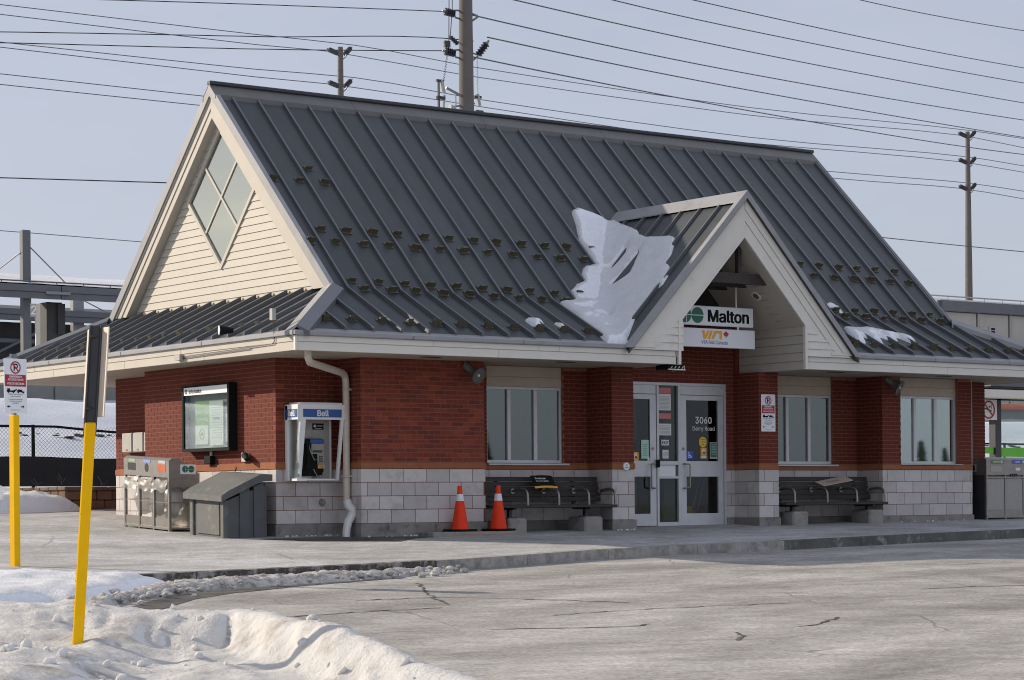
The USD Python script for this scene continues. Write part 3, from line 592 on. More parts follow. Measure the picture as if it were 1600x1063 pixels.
nl = np.array([-TD, 0, -1.0]) / math.hypot(TD, 1); pc = np.array([8.12, -.4, ZDF - .745 - TD * (8.12 - XD)])
lt = part(PI, 'downlight', cyl(pc - nl * .01, pc + nl * .014, .10, .088, 24), 'white'); part(lt, 'lens', cyl(pc + nl * .006, pc + nl * .017, .062, .060, 20), 'horn')
for q in range(11):
    o = .25 + q * .105
    part(PI, 'vent_slot', hull([(XD + (o + e) , y, ZDF - .757 - TD * (o + e)) for e in (0, .012) for y in (-.62, -.42)] + [(XD + o + .006, y, ZDF - .735 - TD * (o + .006)) for y in (-.62, -.42)]), 'soffit')

# ---- windows
def window(x0, x1, m1, m2, y, gm='glass'):
    w = part(B, 'window', cat_([bx(x0, x1, y, y + .07, .905, .95), bx(x0, x1, y, y + .07, 2.055, 2.095), bx(x0, x0 + .035, y, y + .07, .95, 2.055), bx(x1 - .04, x1, y, y + .07, .95, 2.055)]), 'alu')
    for m in (m1, m2): part(w, 'mullion', rbx(m - .034, m + .034, y - .006, y + .06, .95, 2.055, .006), 'alu')
    for a, b in ((x0 + .035, m1 - .034), (m1 + .034, m2 - .034), (m2 + .034, x1 - .04)): part(w, 'pane', bx(a, b, y + .03, y + .036, .95, 2.055), gm)
    part(w, 'sill', rbx(x0 + .0, x1 + .10, y - .09, y + .02, .868, .898, .006), 'alu')
    part(w, 'top_panel', cat_([bx(x0, x1, y - .005, y + .03, 2.10, 2.25), bx(x0, x1, y - .001, y + .03, 2.254, 2.417)]), 'panel_tan')
    part(w, 'room_wall', cat_([bx(x0 - .2, x1 + .5, y + 1.3, y + 1.35, .3, 2.6), bx(x0 - .25, x0 - .2, y + .1, y + 1.35, .3, 2.6), bx(x1 + .5, x1 + .55, y + .1, y + 1.35, .3, 2.6), bx(x0 - .25, x1 + .55, y + .1, y + 1.35, 2.43, 2.5), bx(x0 - .25, x1 + .55, y + .1, y + 1.35, .3, .34)]), 'interior')
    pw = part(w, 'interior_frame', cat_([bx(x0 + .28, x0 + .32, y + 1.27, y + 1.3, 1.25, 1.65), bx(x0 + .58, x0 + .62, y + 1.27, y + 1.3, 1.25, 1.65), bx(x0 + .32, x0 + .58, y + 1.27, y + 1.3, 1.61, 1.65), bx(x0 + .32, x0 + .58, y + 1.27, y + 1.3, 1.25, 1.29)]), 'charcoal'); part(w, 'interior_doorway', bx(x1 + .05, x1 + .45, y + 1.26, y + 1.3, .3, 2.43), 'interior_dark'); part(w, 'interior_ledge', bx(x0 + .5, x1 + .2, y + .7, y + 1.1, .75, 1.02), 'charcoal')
    return w
window(*W1, 3.856, 4.375, .66); w3 = window(*W3, 9.783, 10.298, .66); window(*W4, 12.292, 12.806, .07, 'glass_end')
part(w3, 'paper_cup', tube([(9.93, .85, .95), (9.93, .85, 1.22)], [.055, .062], 16), 'paper')

# ---- entrance doors
yd = .60; zb = -.125
DF = part(B, 'door_frame', cat_([bx(8.277, 8.327, yd, yd + .1, zb, 2.235), bx(5.83, 8.277, yd, yd + .1, 2.19, 2.235), bx(6.815, 6.859, yd - .004, yd + .1, zb, 2.19), bx(7.272, 7.318, yd - .004, yd + .1, zb, 2.19), bx(5.826, 5.872, yd, yd + .1, zb, 2.19),
     bx(6.859, 7.272, yd, yd + .08, zb, zb + .07), bx(6.859, 7.272, yd, yd + .08, .885, .945), bx(6.859, 7.272, yd, yd + .08, .66, .70)]), 'alu')
part(DF, 'transom', bx(5.872, 6.812, yd + .012, yd + .09, 2.045, 2.187), 'alu'); part(DF, 'transom', bx(7.321, 8.277, yd + .012, yd + .09, 2.045, 2.187), 'alu')
part(DF, 'side_pane', bx(6.859, 7.272, yd + .04, yd + .046, .945, 2.19), 'glass_door'); part(DF, 'side_pane', bx(6.859, 7.272, yd + .04, yd + .046, zb + .07, .66), 'glass_door'); part(DF, 'side_panel', bx(6.859, 7.235, yd + .03, yd + .05, .70, .885), 'white')
def door(x0, x1, gl, gr):
    d = part(B, 'entrance_door', cat_([bx(x0, gl, yd + .008, yd + .055, zb + .012, 2.035), bx(gr, x1, yd + .008, yd + .055, zb + .012, 2.035), bx(gl, gr, yd + .008, yd + .055, 1.955, 2.035), bx(gl, gr, yd + .008, yd + .055, .69, .947), bx(gl, gr, yd + .008, yd + .055, zb + .012, .083)]), 'alu')
    part(d, 'upper_pane', bx(gl, gr, yd + .03, yd + .036, .947, 1.955), 'glass_door'); part(d, 'lower_pane', bx(gl, gr, yd + .03, yd + .036, .083, .69), 'glass_door')
    return d
dl = door(5.878, 6.806, 6.02, 6.677); dr = door(7.324, 8.270, 7.456, 8.155)
for d, hx, sg in ((dl, 6.73, -1), (dr, 7.39, 1)):
    zz0, zz1 = .50, .90; X = hx + sg * .03
    part(d, 'handle', tube([(hx, yd + .01, zz1), (hx, yd - .05, zz1), (X + sg * .05, yd - .06, zz1 - .01), (X + sg * .055, yd - .06, zz1 - .04), (X + sg * .055, yd - .06, zz0 + .04), (X + sg * .05, yd - .06, zz0 + .01), (hx, yd - .05, zz0), (hx, yd + .01, zz0)], .013, 8), 'steel')
    part(d, 'lock', cyl((hx + .0, yd - .008, 1.15), (hx, yd + .01, 1.15), .022, .022, 14), 'steel')
part(dl, 'latch', rbx(6.79, 6.84, yd - .05, yd + .0, .84, .97, .006), 'black')
ytx = yd + .024
def st(d, name, m_, mesh): part(d, name, mesh, m_)
st(dr, 'lettering', 'white', cat_([text_front('3060', .105, 7.845, ytx, 1.575, True), text_front('Derry Road', .068, 7.845, ytx, 1.455)]))
c_ = prism_xz(circ(7.83, 1.265, .087), ytx - .001, ytx + .004); st(dr, 'attention_sticker', 'sign_yellow', c_); st(dr, 'attention_bar', 'paper', bx(7.765, 7.895, ytx - .003, ytx - .001, 1.253, 1.283)); st(dr, 'attention_text', 'black', text_front('ATTENTION', .018, 7.83, ytx - .003, 1.259, True))
st(dr, 'attention_text', 'red_sign', cat_([text_front('AUTOMATIC', .013, 7.83, ytx - .001, 1.303), text_front('DOOR', .013, 7.83, ytx - .001, 1.218)]))
st(dr, 'access_sticker', 'blue2', bx(7.462, 7.61, ytx - .001, ytx + .004, .985, 1.115))
wc = unary_union([LineString([(7.52, 1.075), (7.528, 1.04), (7.56, 1.038), (7.572, 1.01)]).buffer(.006), circ(7.518, 1.09, .009), Point(7.53, 1.025).buffer(.027).difference(Point(7.53, 1.025).buffer(.018))]); st(dr, 'access_symbol', 'white', prism_xz(wc, ytx - .003, ytx - .001))
def mask_sticker(d, x, z):
    st(d, 'mask_sticker', 'sticker_orange', bx(x - .065, x + .065, ytx - .001, ytx + .004, z - .05, z + .09)); st(d, 'mask_sticker_foot', 'paper', bx(x - .065, x + .065, ytx - .001, ytx + .004, z - .085, z - .051))
    st(d, 'mask_face', 'paper', prism_xz(affinity.scale(circ(x, z + .03, .04), .85, 1.1), ytx - .003, ytx - .001)); st(d, 'mask_shape', 'charcoal', prism_xz(affinity.scale(circ(x + .006, z + .008, .024), .9, .8), ytx - .005, ytx - .003))
mask_sticker(dr, 7.845, 1.08); mask_sticker(dl, 6.13, 1.05); mask_sticker(dl, 6.38, 1.0)
st(dr, 'notice_frame', 'grey_box', bx(7.985, 8.145, ytx - .001, ytx + .004, .985, 1.265)); st(dr, 'notice', 'go_green', bx(8.0, 8.13, ytx - .003, ytx - .001, 1.02, 1.25)); st(dr, 'notice_text', 'mint', cat_([bx(8.015, 8.115, ytx - .005, ytx - .003, 1.06 + q * .026, 1.068 + q * .026) for q in range(7)]))
st(dl, 'notice', 'mint', bx(6.50, 6.66, ytx - .001, ytx + .004, .985, 1.29)); st(dl, 'notice_text', 'go_green', cat_([bx(6.53, 6.63, ytx - .003, ytx - .001, 1.03 + q * .03, 1.036 + q * .03) for q in range(7)]))
st(dl, 'label_card', 'charcoal', bx(6.30, 6.47, ytx - .001, ytx + .004, 1.13, 1.27)); st(dl, 'label_card', 'paper', bx(6.63, 6.676, ytx - .002, ytx + .003, .95, 1.01))
for z0, z1, m_ in ((2.06, 2.15, 'red_sign'), (1.78, 2.05, 'paper'), (1.64, 1.73, 'red_sign'), (1.37, 1.56, 'paper')): st(DF, 'timetable', flat('pink_%d' % int(z0 * 100), (0.55, 0.17, 0.17)) if m_ == 'red_sign' else M[m_], bx(6.87, 7.15, yd + .033, yd + .038, z0, z1))
st(DF, 'timetable_text', 'text_grey', cat_([bx(6.90, 7.12, yd + .030, yd + .033, z0 + q * .022, z0 + q * .022 + .006) for z0, nq in ((1.80, 10), (1.39, 7)) for q in range(nq)]))
st(DF, 'exit_notice', 'paper', bx(6.94, 7.10, yd + .033, yd + .038, 1.205, 1.295)); st(DF, 'exit_notice_text', 'black', text_front('EXIT', .045, 7.02, yd + .033, 1.225, True)); st(DF, 'hours_notice', 'paper', bx(6.96, 7.09, yd + .033, yd + .038, .99, 1.13)); st(DF, 'hours_notice_text', 'text_grey', cat_([bx(6.975, 7.075, yd + .03, yd + .033, 1.01 + q * .02, 1.016 + q * .02) for q in range(5)]))
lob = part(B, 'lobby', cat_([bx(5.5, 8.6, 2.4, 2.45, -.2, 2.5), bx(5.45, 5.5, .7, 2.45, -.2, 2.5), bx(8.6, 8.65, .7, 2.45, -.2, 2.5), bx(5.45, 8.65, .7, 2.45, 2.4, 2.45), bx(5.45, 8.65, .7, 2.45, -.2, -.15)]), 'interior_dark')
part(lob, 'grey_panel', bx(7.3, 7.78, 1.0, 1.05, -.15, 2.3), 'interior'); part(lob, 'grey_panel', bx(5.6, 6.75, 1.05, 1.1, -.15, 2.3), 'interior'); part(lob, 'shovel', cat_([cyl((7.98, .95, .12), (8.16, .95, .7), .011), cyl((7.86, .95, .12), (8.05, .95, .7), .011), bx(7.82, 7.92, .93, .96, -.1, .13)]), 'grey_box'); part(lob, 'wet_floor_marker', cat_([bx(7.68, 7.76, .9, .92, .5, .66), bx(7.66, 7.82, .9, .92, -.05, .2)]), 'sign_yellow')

# ---- downspout, lamp under the porch, gable details
dp = part(B, 'downspout', tube([(-.70, -.82, 2.43), (-.70, -.82, 2.33), (-.63, -.75, 2.27), (.50, .20, 2.20), (.58, .262, 2.17), (.607, .279, 2.12), (.615, .28, 2.05), (.615, .28, 1.9), (.615, .28, .32)], .052, 14), 'pipe', 40)
part(dp, 'bracket', bx(.55, .75, .24, .27, 1.95, 1.975), 'pipe'); part(dp, 'bracket', bx(.55, .69, .225, .34, .68, .70), 'pipe')
part(dp, 'drain_boot', tube([(.615, .28, .34), (.63, .26, .26), (.68, .22, .20), (.66, .2, .13), (.56, .16, .03), (.52, .15, -.1), (.515, .15, -.24)], [.062, .068, .072, .068, .062, .058, .058], 14), 'pvc', 40)
pl_ = part(B, 'porch_lamp', bx(5.80, 6.13, -.9, -.6, 2.345, 2.412), 'black'); part(pl_, 'lamp_trim', cat_([bx(5.79, 6.14, -.91, -.9, 2.335, 2.35), bx(6.125, 6.14, -.9, -.6, 2.335, 2.41)]), 'paper'); part(pl_, 'lamp_mark', cat_([hull([(5.84 + q * .075, -.903, 2.36), (5.86 + q * .075, -.903, 2.36), (5.875 + q * .075, -.903, 2.395), (5.89 + q * .075, -.903, 2.395), (5.86 + q * .075, -.901, 2.37)]) for q in range(4)]), 'paper')
cb = part(B, 'conduit', cat_([tube([(-1.035, 2.28, 2.50), (-1.035, .9, 2.515), (-1.035, -.42, 2.535), (-1.035, -.47, 2.56), (-1.05, -.49, 2.72), (-1.05, -.492, 2.97)], .007, 6), tube([(-1.03, 2.28, 2.475), (-1.03, .2, 2.50)], .006, 6), tube([(-1.05, -.492, 2.97), (-1.05, -.50, 3.12)], .004, 5)]), 'charcoal')
part(cb, 'junction_box', cat_([bx(-1.09, -1.02, 2.20, 2.36, 2.445, 2.53), bx(-1.10, -1.04, -.53, -.46, 2.86, 3.02)]), 'grey_box')
fl = part(B, 'floodlight', tube([(-.86, 1.0, 2.82), (-.98, 1.02, 2.82), (-1.06, 1.04, 2.82)], [.035, .06, .075], 14), 'black'); part(fl, 'lamp_face', cyl((-1.062, 1.04, 2.82), (-1.068, 1.042, 2.82), .068, .068, 16), 'white')

# snow guards
def guard(ax):
    m = hull([(-.05, -.035, 0), (.05, -.035, 0), (-.05, .03, 0), (.05, .03, 0), (-.045, -.03, .075), (.045, -.03, .075), (-.03, .01, .06), (.03, .01, .06)])
    m = cat_([m, bx(-.06, .06, -.06, .05, 0, .012)])
    return m
gd = guard(0)
def put_guard(x, y, f, side):
    m = gd.copy(); m.apply_scale(rr.uniform(1.05, 1.4)); m.apply_transform(trimesh.transformations.rotation_matrix(rr.uniform(-.25, .25), [0, 0, 1]))
    if side: m.apply_transform(trimesh.transformations.rotation_matrix(-math.pi / 2, [0, 0, 1]))
    z = float(f(x, y)); ang = math.atan(TM if f is f_main else TS if f is not f_dorm else TD)
    m.apply_transform(trimesh.transformations.rotation_matrix(ang if not side else -ang, [1, 0, 0] if not side else [0, 1, 0])); m.apply_translation((x, y, z))
    part(RF, 'snow_guard', m, 'guard')
for row, off, f in ((1.62, .155, f_main), (1.40, -.16, f_main), (.73, .16, f_main), (.61, .30, f_main), (-.50, .345, f_front)):
    for q in range(-4, 31):
        x = .85 + off + .4755 * q + rr.uniform(-.02, .02); y = row + rr.uniform(-.012, .012)
        zz = zone.buffer(.0)
        if shapely.contains_xy(zz, x, y) and shapely.contains_xy(zz, x + .06, y - .1): put_guard(x, y, f, False)
for x in (.71, 1.19, 1.65): put_guard(x, 2.5, f_main, False)
put_guard(1.5, 2.74, f_main, False)
for y in YL[3:-3]: put_guard(-.52, y + .12, f_left, True)

# ---------------------------------------------------------------- snow lying on the roof
def h_roof(x, y):
    x, y = np.asarray(x, float), np.asarray(y, float)
    m = np.where(y > YK, f_main(x, y), f_front(x, y)); d = f_dorm(x, y); k = .16; e = np.clip(.5 + .5 * (m - d) / k, 0, 1); return np.where(y > -1.06, d * (1 - e) + m * e + k * e * (1 - e), m)
def roof_snow(pts, holes, label, th, seed, group=None):
    po = Polygon(pts).buffer(-.015).buffer(.04).buffer(-.025)
    for h_ in holes: po = po.difference(Polygon(h_).buffer(.012))
    po = max(polys(po), key=lambda q: q.area)
    th_ = lambda x, y, d: h_roof(x, y) + np.where(d <= 0, -.01, .012 + th * (1 - np.exp(-d / .05)) * (.55 + .95 * fbm(x, y, 4, 4, seed)))
    m = poly_height(po, .035, th_, seed)
    # skirt to the roof
    lone('roof_snow', m, 'snow', label, 'snow patch', group, smooth=True)
BIG = [(6.45, 2.36), (6.59, 2.42), (6.72, 2.38), (7.02, 2.27), (7.20, 2.10), (7.06, 1.6), (6.93, 1.16), (6.86, 1.06), (6.78, .74), (6.73, .09), (6.68, -.08), (6.57, -.17), (6.41, -.29), (6.27, -.30), (6.2, -.49), (6.05, -.65), (5.88, -.69), (5.78, -.61), (5.64, -.64), (5.35, -.64), (5.29, -.69), (5.0, -.87), (4.96, -.95), (4.56, -.93), (4.60, -.73), (4.68, -.53), (4.67, -.13), (4.74, .51), (5.13, .62), (5.19, .79), (5.39, .9), (5.59, .96), (5.65, 1.1), (5.81, 1.24), (6.11, 1.31), (6.13, 1.46), (6.14, 1.77), (6.32, 2.08), (6.4, 2.27)]
roof_snow(BIG, [[(6.64, 1.15), (6.5, 1.03), (6.30, 1.05), (6.28, 1.13)], [(6.53, .68), (6.35, .58), (6.12, .46), (5.98, .66), (6.0, .72)], [(5.42, .04), (5.34, -.02), (5.28, .03), (5.36, .08)]], 'large snow patch filling the roof valley left of the porch', .09, 1)
roof_snow([(3.59, -.14), (3.86, -.16), (3.84, -.31), (3.68, -.48), (3.51, -.5), (3.52, -.22)], [], 'small snow lump between seams on the lower roof, farther left of the valley', .06, 2)
roof_snow([(4.02, -.26), (4.26, -.27), (4.22, -.38), (4.07, -.48)], [], 'small snow lump on the lower roof close to the valley snow', .05, 3)
roof_snow([(10.65, .17), (10.97, .13), (11.19, .18), (11.62, .04), (11.91, -.07), (12.0, -.19), (11.94, -.32), (11.78, -.4), (11.72, -.3), (11.62, -.13), (11.52, -.29), (11.39, -.38), (11.34, -.35), (11.18, -.16), (11.01, -.45), (10.86, -.36), (10.77, -.19), (10.6, -.44), (10.4, -.51), (10.37, -.37)], [], 'long snow strip on the lower roof right of the porch gable', .07, 4)
roof_snow([(10.80, .80), (11.0, .88), (11.16, .80), (11.16, .66), (11.05, .63), (11.03, .74), (10.9, .76)], [], 'curved snow scrap on a snow guard right of the porch peak', .05, 5)

# ---------------------------------------------------------------- signs hung in the porch
def go_logo(x, z, r, gap=.09):
    g = r * gap
    O = circ(x + r * 1.02, z, r).difference(sbox(x - 9, z - g * .6, x + 9, z + g * .6))
    cx = x - r * 1.02; C = circ(cx, z, r)
    G = unary_union([C.intersection(sbox(cx - r, z - r, cx + r * .12, z + r)), C.intersection(sbox(cx + r * .26, z - r, cx + r, z - g * .6)), C.intersection(sbox(cx + r * .26, z + g * .6, cx + r, z + r))])
    return unary_union([O, G])
T = thing('station_sign', 'upper hanging sign reading Malton beside a green round letter logo', 'station sign')
ys = -.30
part(T, 'sign_panel', rbx(6.40, 8.145, ys - .0, ys + .06, 3.115, 3.43, .01), 'sign_white')
part(T, 'logo', prism_xz(go_logo(6.80, 3.275, .128), ys - .004, ys), 'go_green'); mw = meshkit.text_mesh('Malton', .185, .004, True).bounds[1][0]; part(T, 'lettering', cat_([text_front('Malton', .185, 7.585 + dx, ys - dy, 3.183, True, .004, sx=.90 / mw) for dx, dy in ((-.006, 0), (.006, .0006), (0, .0012))]), 'black')
part(T, 'hanger', cyl((7.79, ys + .03, 3.43), (7.79, ys + .03, 3.79), .013), 'white'); part(T, 'hanger', cyl((6.75, ys + .03, 3.43), (6.75, ys + .03, 3.79), .013), 'white')
T = thing('rail_company_sign', 'lower hanging sign with amber and blue railway lettering and red maple leaf', 'sign')
part(T, 'sign_panel', rbx(6.35, 8.172, ys - .005, ys + .04, 2.765, 3.068, .008), 'sign_white')
def q4(*p): return Polygon(p)
h0, h1 = 2.90, 3.035; X = 7.02
sv = unary_union([q4((X, h1), (X + .055, h1), (X + .075, h0 + .05), (X + .115, h1), (X + .165, h1), (X + .085, h0), (X + .03, h0)), q4((X + .185, h1), (X + .235, h1), (X + .165, h0), (X + .115, h0)), q4((X + .265, h1), (X + .425, h1), (X + .425, h0), (X + .375, h0), (X + .375, h1 - .04), (X + .31, h1 - .04), (X + .245, h0), (X + .195, h0))])
part(T, 'logo', prism_xz(sv, ys - .009, ys - .005), 'via_yellow')
lf = np.array([(0, 1), (.16, .7), (.34, .78), (.26, .42), (.55, .62), (.62, .46), (.92, .50), (.80, .25), (.95, .12), (.5, -.22), (.55, -.38), (.06, -.30), (.08, -.75)]); lf = np.vstack([lf, (lf * [-1, 1])[::-1]])
part(T, 'maple_leaf', prism_xz(Polygon(lf * [.062, .068] + [7.535, 2.975]), ys - .009, ys - .005), 'leaf_red'); part(T, 'lettering', text_front('VIA Rail Canada', .056, 7.285, ys - .005, 2.82, False, .003, sx=.56 / meshkit.text_mesh('VIA Rail Canada', .056, .003).bounds[1][0]), 'text_blue')
part(T, 'hanger', cat_([bx(6.62, 6.65, ys + .01, ys + .02, 3.05, 3.12), bx(7.80, 7.83, ys + .01, ys + .02, 3.05, 3.12)]), 'white')

# no parking signs
def np_sign(par, tf, W, H, zt, w2):
    """sign face drawn in (u, v): u from 0 to W, v from 0 (bottom) to H"""
    P = lambda g, o, t=.0015: tf(ext(g, t), o)
    blk, red, wht = [], [], []
    part(par, 'sign_face', tf(ext(sbox(.006, .006, W - .006, H - .006).buffer(.012).intersection(sbox(-1, -1, 9, 9)), .004), 0), 'sign_white')
    part(par, 'red_panel', P(sbox(.008, H * .49, W - .008, H * .71), .004), 'red_sign')
    c = (W * .5, H * .845); r = W * .235
    ringg = circ(*c, r).difference(circ(*c, r * .80))
    txt = lambda s, h, v, b=False, sx=1.0: (lambda m: remap(m, lambda a, b_, t: (a * sx + W / 2 - m.bounds[1][0] * sx / 2, b_ + v, t * .6)))(meshkit.text_mesh(s, h, .002, b))
    part(par, 'letter_p', tf(txt('P', r * 1.15, c[1] - r * .57, True), .0045), 'black')
    part(par, 'red_ring', P(ringg.union(LineString([(c[0] - r * .62, c[1] + r * .62), (c[0] + r * .62, c[1] - r * .62)]).buffer(r * .1)), .0065), 'red_sign')
    part(par, 'lettering', tf(cat_([txt('EMERGENCY', H * .036, H * .655, True, .95), txt('ACCESS ROUTE', H * .036, H * .60, True, .95), txt('VOIE DE SECOURS', H * .036, H * .525, True, .88)]), .0055), 'sign_white')
    car = unary_union([sbox(W * .10, H * .385, W * .48, H * .415), sbox(W * .12, H * .41, W * .24, H * .45), LineString([(W * .46, H * .40), (W * .55, H * .44), (W * .40, H * .41)]).buffer(.004), affinity.rotate(sbox(W * .55, H * .385, W * .9, H * .412), -8), affinity.rotate(sbox(W * .62, H * .41, W * .8, H * .435), -8)] + [circ(W * q, H * .383, W * .035) for q in (.18, .40, .62, .86)])
    arrow = lambda x, sg: unary_union([sbox(x - W * .06, H * .105, x + W * .06, H * .122), Polygon([(x + sg * W * .10, H * .1135), (x + sg * W * .03, H * .14), (x + sg * W * .03, H * .087)])])
    part(par, 'pictogram', P(car, .0045), 'black'); part(par, 'arrow', P(arrow(W * .2, -1), .0045), 'black'); part(par, 'arrow', P(arrow(W * .8, 1), .0045), 'black')
    part(par, 'small_print', tf(cat_([txt('Vehicles may be towed at', H * .022, H * .335, False, .9), txt("owner's expense", H * .022, H * .295, False, .95), txt('Les véhicules peuvent être', H * .02, H * .24, False, .9), txt('remorqués aux frais du', H * .02, H * .205, False, .95), txt('propriétaire', H * .02, H * .17), txt('Metrolinx By-law No. 2', H * .014, H * .045)]), .0045), 'text_grey')
T = thing('no_parking_sign', 'no parking emergency access sign fixed to the brick pier right of the doors', 'parking sign')
np_sign(T, lambda m, o: remap(m, lambda a, b, t: (8.565 + a, -.012 - o - t, 1.438 + b)), .305, .605, 0, 0)

# ---------------------------------------------------------------- payphone
T = thing('payphone', 'white payphone booth with blue header panels on the corner wall', 'payphone')
bk = part(T, 'back_panel', rbx(-.20, .51, .57, .615, .64, 1.70, .01), 'grey_box')
part(T, 'side_glass', bx(-.20, -.19, .27, .57, .68, 1.52), 'glass_clear'); part(T, 'back_post', cat_([bx(-.225, -.185, .55, .62, .63, 1.72), bx(.50, .53, .56, .60, .66, 1.52)]), 'white')
hd = part(T, 'hood', cat_([bx(-.225, .60, .25, .615, 1.70, 1.735), bx(-.175, .60, .253, .30, 1.515, 1.70), bx(-.225, -.175, .253, .61, 1.515, 1.70)]), 'white'); part(hd, 'roof_lip', bx(-.16, .56, .30, .60, 1.735, 1.765), 'white')
part(hd, 'blue_panel', bx(-.135, .515, .243, .252, 1.55, 1.665), 'blue'); part(hd, 'blue_panel', bx(-.232, -.223, .27, .58, 1.55, 1.665), 'blue')
part(hd, 'lettering', text_front('Bell', .083, .19, .243, 1.566, True, .003), 'white'); part(hd, 'lettering', text_left('Bell', .083, -.232, .425, 1.566, True, .003, sx=.95), 'white')
part(T, 'front_post', hull([(x + dx, y, z) for (x, z) in ((-.135, 1.52), (-.135, .63)) for dx in (-.045, .045) for y in ((.25, .30) if z > 1 else (.40, .45))]), 'white'); part(T, 'front_post', hull([(x + dx, y, z) for (x, z) in ((.535, 1.52), (.535, .63)) for dx in (-.022, .022) for y in ((.25, .29) if z > 1 else (.40, .44))]), 'white')
part(T, 'bottom_rail', cat_([bx(-.06, .50, .403, .44, .632, .657), bx(-.23, -.06, .28, .45, .625, .66)]), 'white')
ph = part(T, 'phone_body', rbx(-.02, .34, .46, .57, .70, 1.245, .02), 'black')
part(ph, 'face_plate', cat_([bx(.12, .335, .45, .46, 1.02, 1.17), bx(.22, .335, .45, .46, .86, 1.02)]), 'steel'); part(ph, 'top_label', bx(.10, .335, .449, .46, 1.18, 1.235), 'blue'); part(ph, 'card_slot', bx(.14, .30, .446, .45, 1.04, 1.075), 'charcoal'); part(ph, 'coin_return', bx(.23, .335, .448, .46, .81, .86), 'sticker_orange')
part(ph, 'keypad', cat_([bx(.25 + a * .022, .265 + a * .022, .446, .45, .90 + b * .025, .918 + b * .025) for a in range(3) for b in range(4)]), 'charcoal')
part(ph, 'handset', tube([(.03, .44, 1.20), (.04, .42, 1.15), (.05, .415, 1.0), (.04, .42, .86), (.03, .44, .80)], [.03, .024, .018, .024, .03], 10), 'black'); part(ph, 'cord', tube([(.06, .43, 1.18), (.08, .41, 1.05), (.14, .40, .93), (.20, .42, .94), (.27, .41, .85), (.31, .41, .78), (.28, .42, .71), (.20, .42, .69), (.16, .43, .76), (.15, .44, .80)], .008, 6), 'steel')
part(bk, 'instruction_card', bx(.21, .40, .563, .57, 1.38, 1.47), 'black'); part(bk, 'instruction_text', cat_([bx(.23, .27, .56, .563, 1.415, 1.45), bx(.29, .38, .56, .563, 1.43, 1.438), bx(.26, .37, .56, .563, 1.395, 1.402)]), 'paper'); part(bk, 'metal_plate', bx(-.01, .19, .56, .57, 1.26, 1.38), 'steel'); part(bk, 'card', bx(-.02, .18, .55, .57, .66, .70), 'paper')

# ---------------------------------------------------------------- information board and wall fittings
T = thing('information_board', 'black framed information notice case on the sunlit left brick wall', 'notice board')
part(T, 'case', cat_([bx(-.52, -.362, 1.745, 3.20, 1.10, 1.15), bx(-.52, -.362, 1.745, 3.20, 2.085, 2.115), bx(-.52, -.362, 1.745, 1.79, 1.15, 2.085), bx(-.52, -.362, 3.15, 3.20, 1.15, 2.085), bx(-.385, -.362, 1.79, 3.15, 1.15, 2.085)]), 'black')
part(T, 'backing', bx(-.40, -.385, 1.79, 3.15, 1.15, 2.085), 'grey_box')
hd = part(T, 'header', bx(-.512, -.505, 1.79, 3.15, 1.965, 2.085), 'sign_white'); part(hd, 'lettering', text_left('Information', .055, -.512, 2.99, 1.995, True, .002, center=False, sx=.95), 'black')
part(hd, 'symbol', prism_yz(circ(-3.075, 2.025, .036).difference(circ(-3.075, 2.025, .027)).union(sbox(-3.082, 2.0, -3.068, 2.05)), -.514, -.512), 'black')
po = part(T, 'green_poster', bx(-.41, -.402, 2.50, 2.98, 1.24, 1.86), 'poster_green'); part(po, 'lettering', cat_([text_left('Wear a face', .062, -.41, 2.74, 1.68, True), text_left('covering', .062, -.41, 2.76, 1.57, True)]), 'paper')
lo = part(po, 'leaflet', bx(-.425, -.412, 2.55, 2.95, 1.21, 1.50), 'paper'); part(lo, 'emblem', prism_yz(affinity.scale(circ(-2.74, 1.37, .07), 1.1, 1.2).difference(affinity.scale(circ(-2.74, 1.37, .06), 1.1, 1.2)).union(circ(-2.74, 1.37, .03)), -.43, -.425), 'poster_green')
pp = part(T, 'paper_notice', bx(-.44, -.43, 2.06, 2.48, 1.19, 1.86), 'paper'); part(pp, 'print', cat_([bx(-.443, -.44, 2.10, 2.44 - rw.uniform(0, .15), 1.30 + q * .038, 1.306 + q * .038) for q in range(13)] + [bx(-.443, -.44, 2.17, 2.36, 1.585, 1.61)]), 'text_grey')
tt = part(T, 'timetable', bx(-.41, -.402, 1.81, 2.05, 1.24, 1.75), 'paper'); part(tt, 'heading', bx(-.413, -.41, 1.80, 2.05, 1.66, 1.76), flat('heading_green', (0.22, 0.26, 0.17))); part(tt, 'print', cat_([bx(-.413, -.41, 1.83, 2.03, 1.28 + q * .05, 1.286 + q * .05) for q in range(7)]), 'text_grey')
part(T, 'glass', bx(-.508, -.504, 1.79, 3.15, 1.15, 1.965), 'glass_clear')
T = thing('junction_box', 'small black electrical box and conduit under the information board', 'electrical box'); part(T, 'box', rbx(-.46, -.362, 2.43, 2.63, .905, 1.03, .01), 'black'); part(T, 'conduit', cyl((-.40, 2.50, 1.03), (-.40, 2.50, 1.10), .022), 'pvc')
T = thing('security_camera', 'small black camera on a tan base low on the left wall', 'security camera'); part(T, 'base', rbx(-.42, -.362, 1.40, 1.56, .92, 1.06, .008), 'pipe'); part(T, 'housing', tube([(-.42, 1.45, 1.02), (-.46, 1.36, 1.0), (-.50, 1.24, .95)], [.05, .05, .035], 12), 'black'); part(T, 'lens', cyl((-.50, 1.32, .97), (-.515, 1.31, .968), .012), 'white')
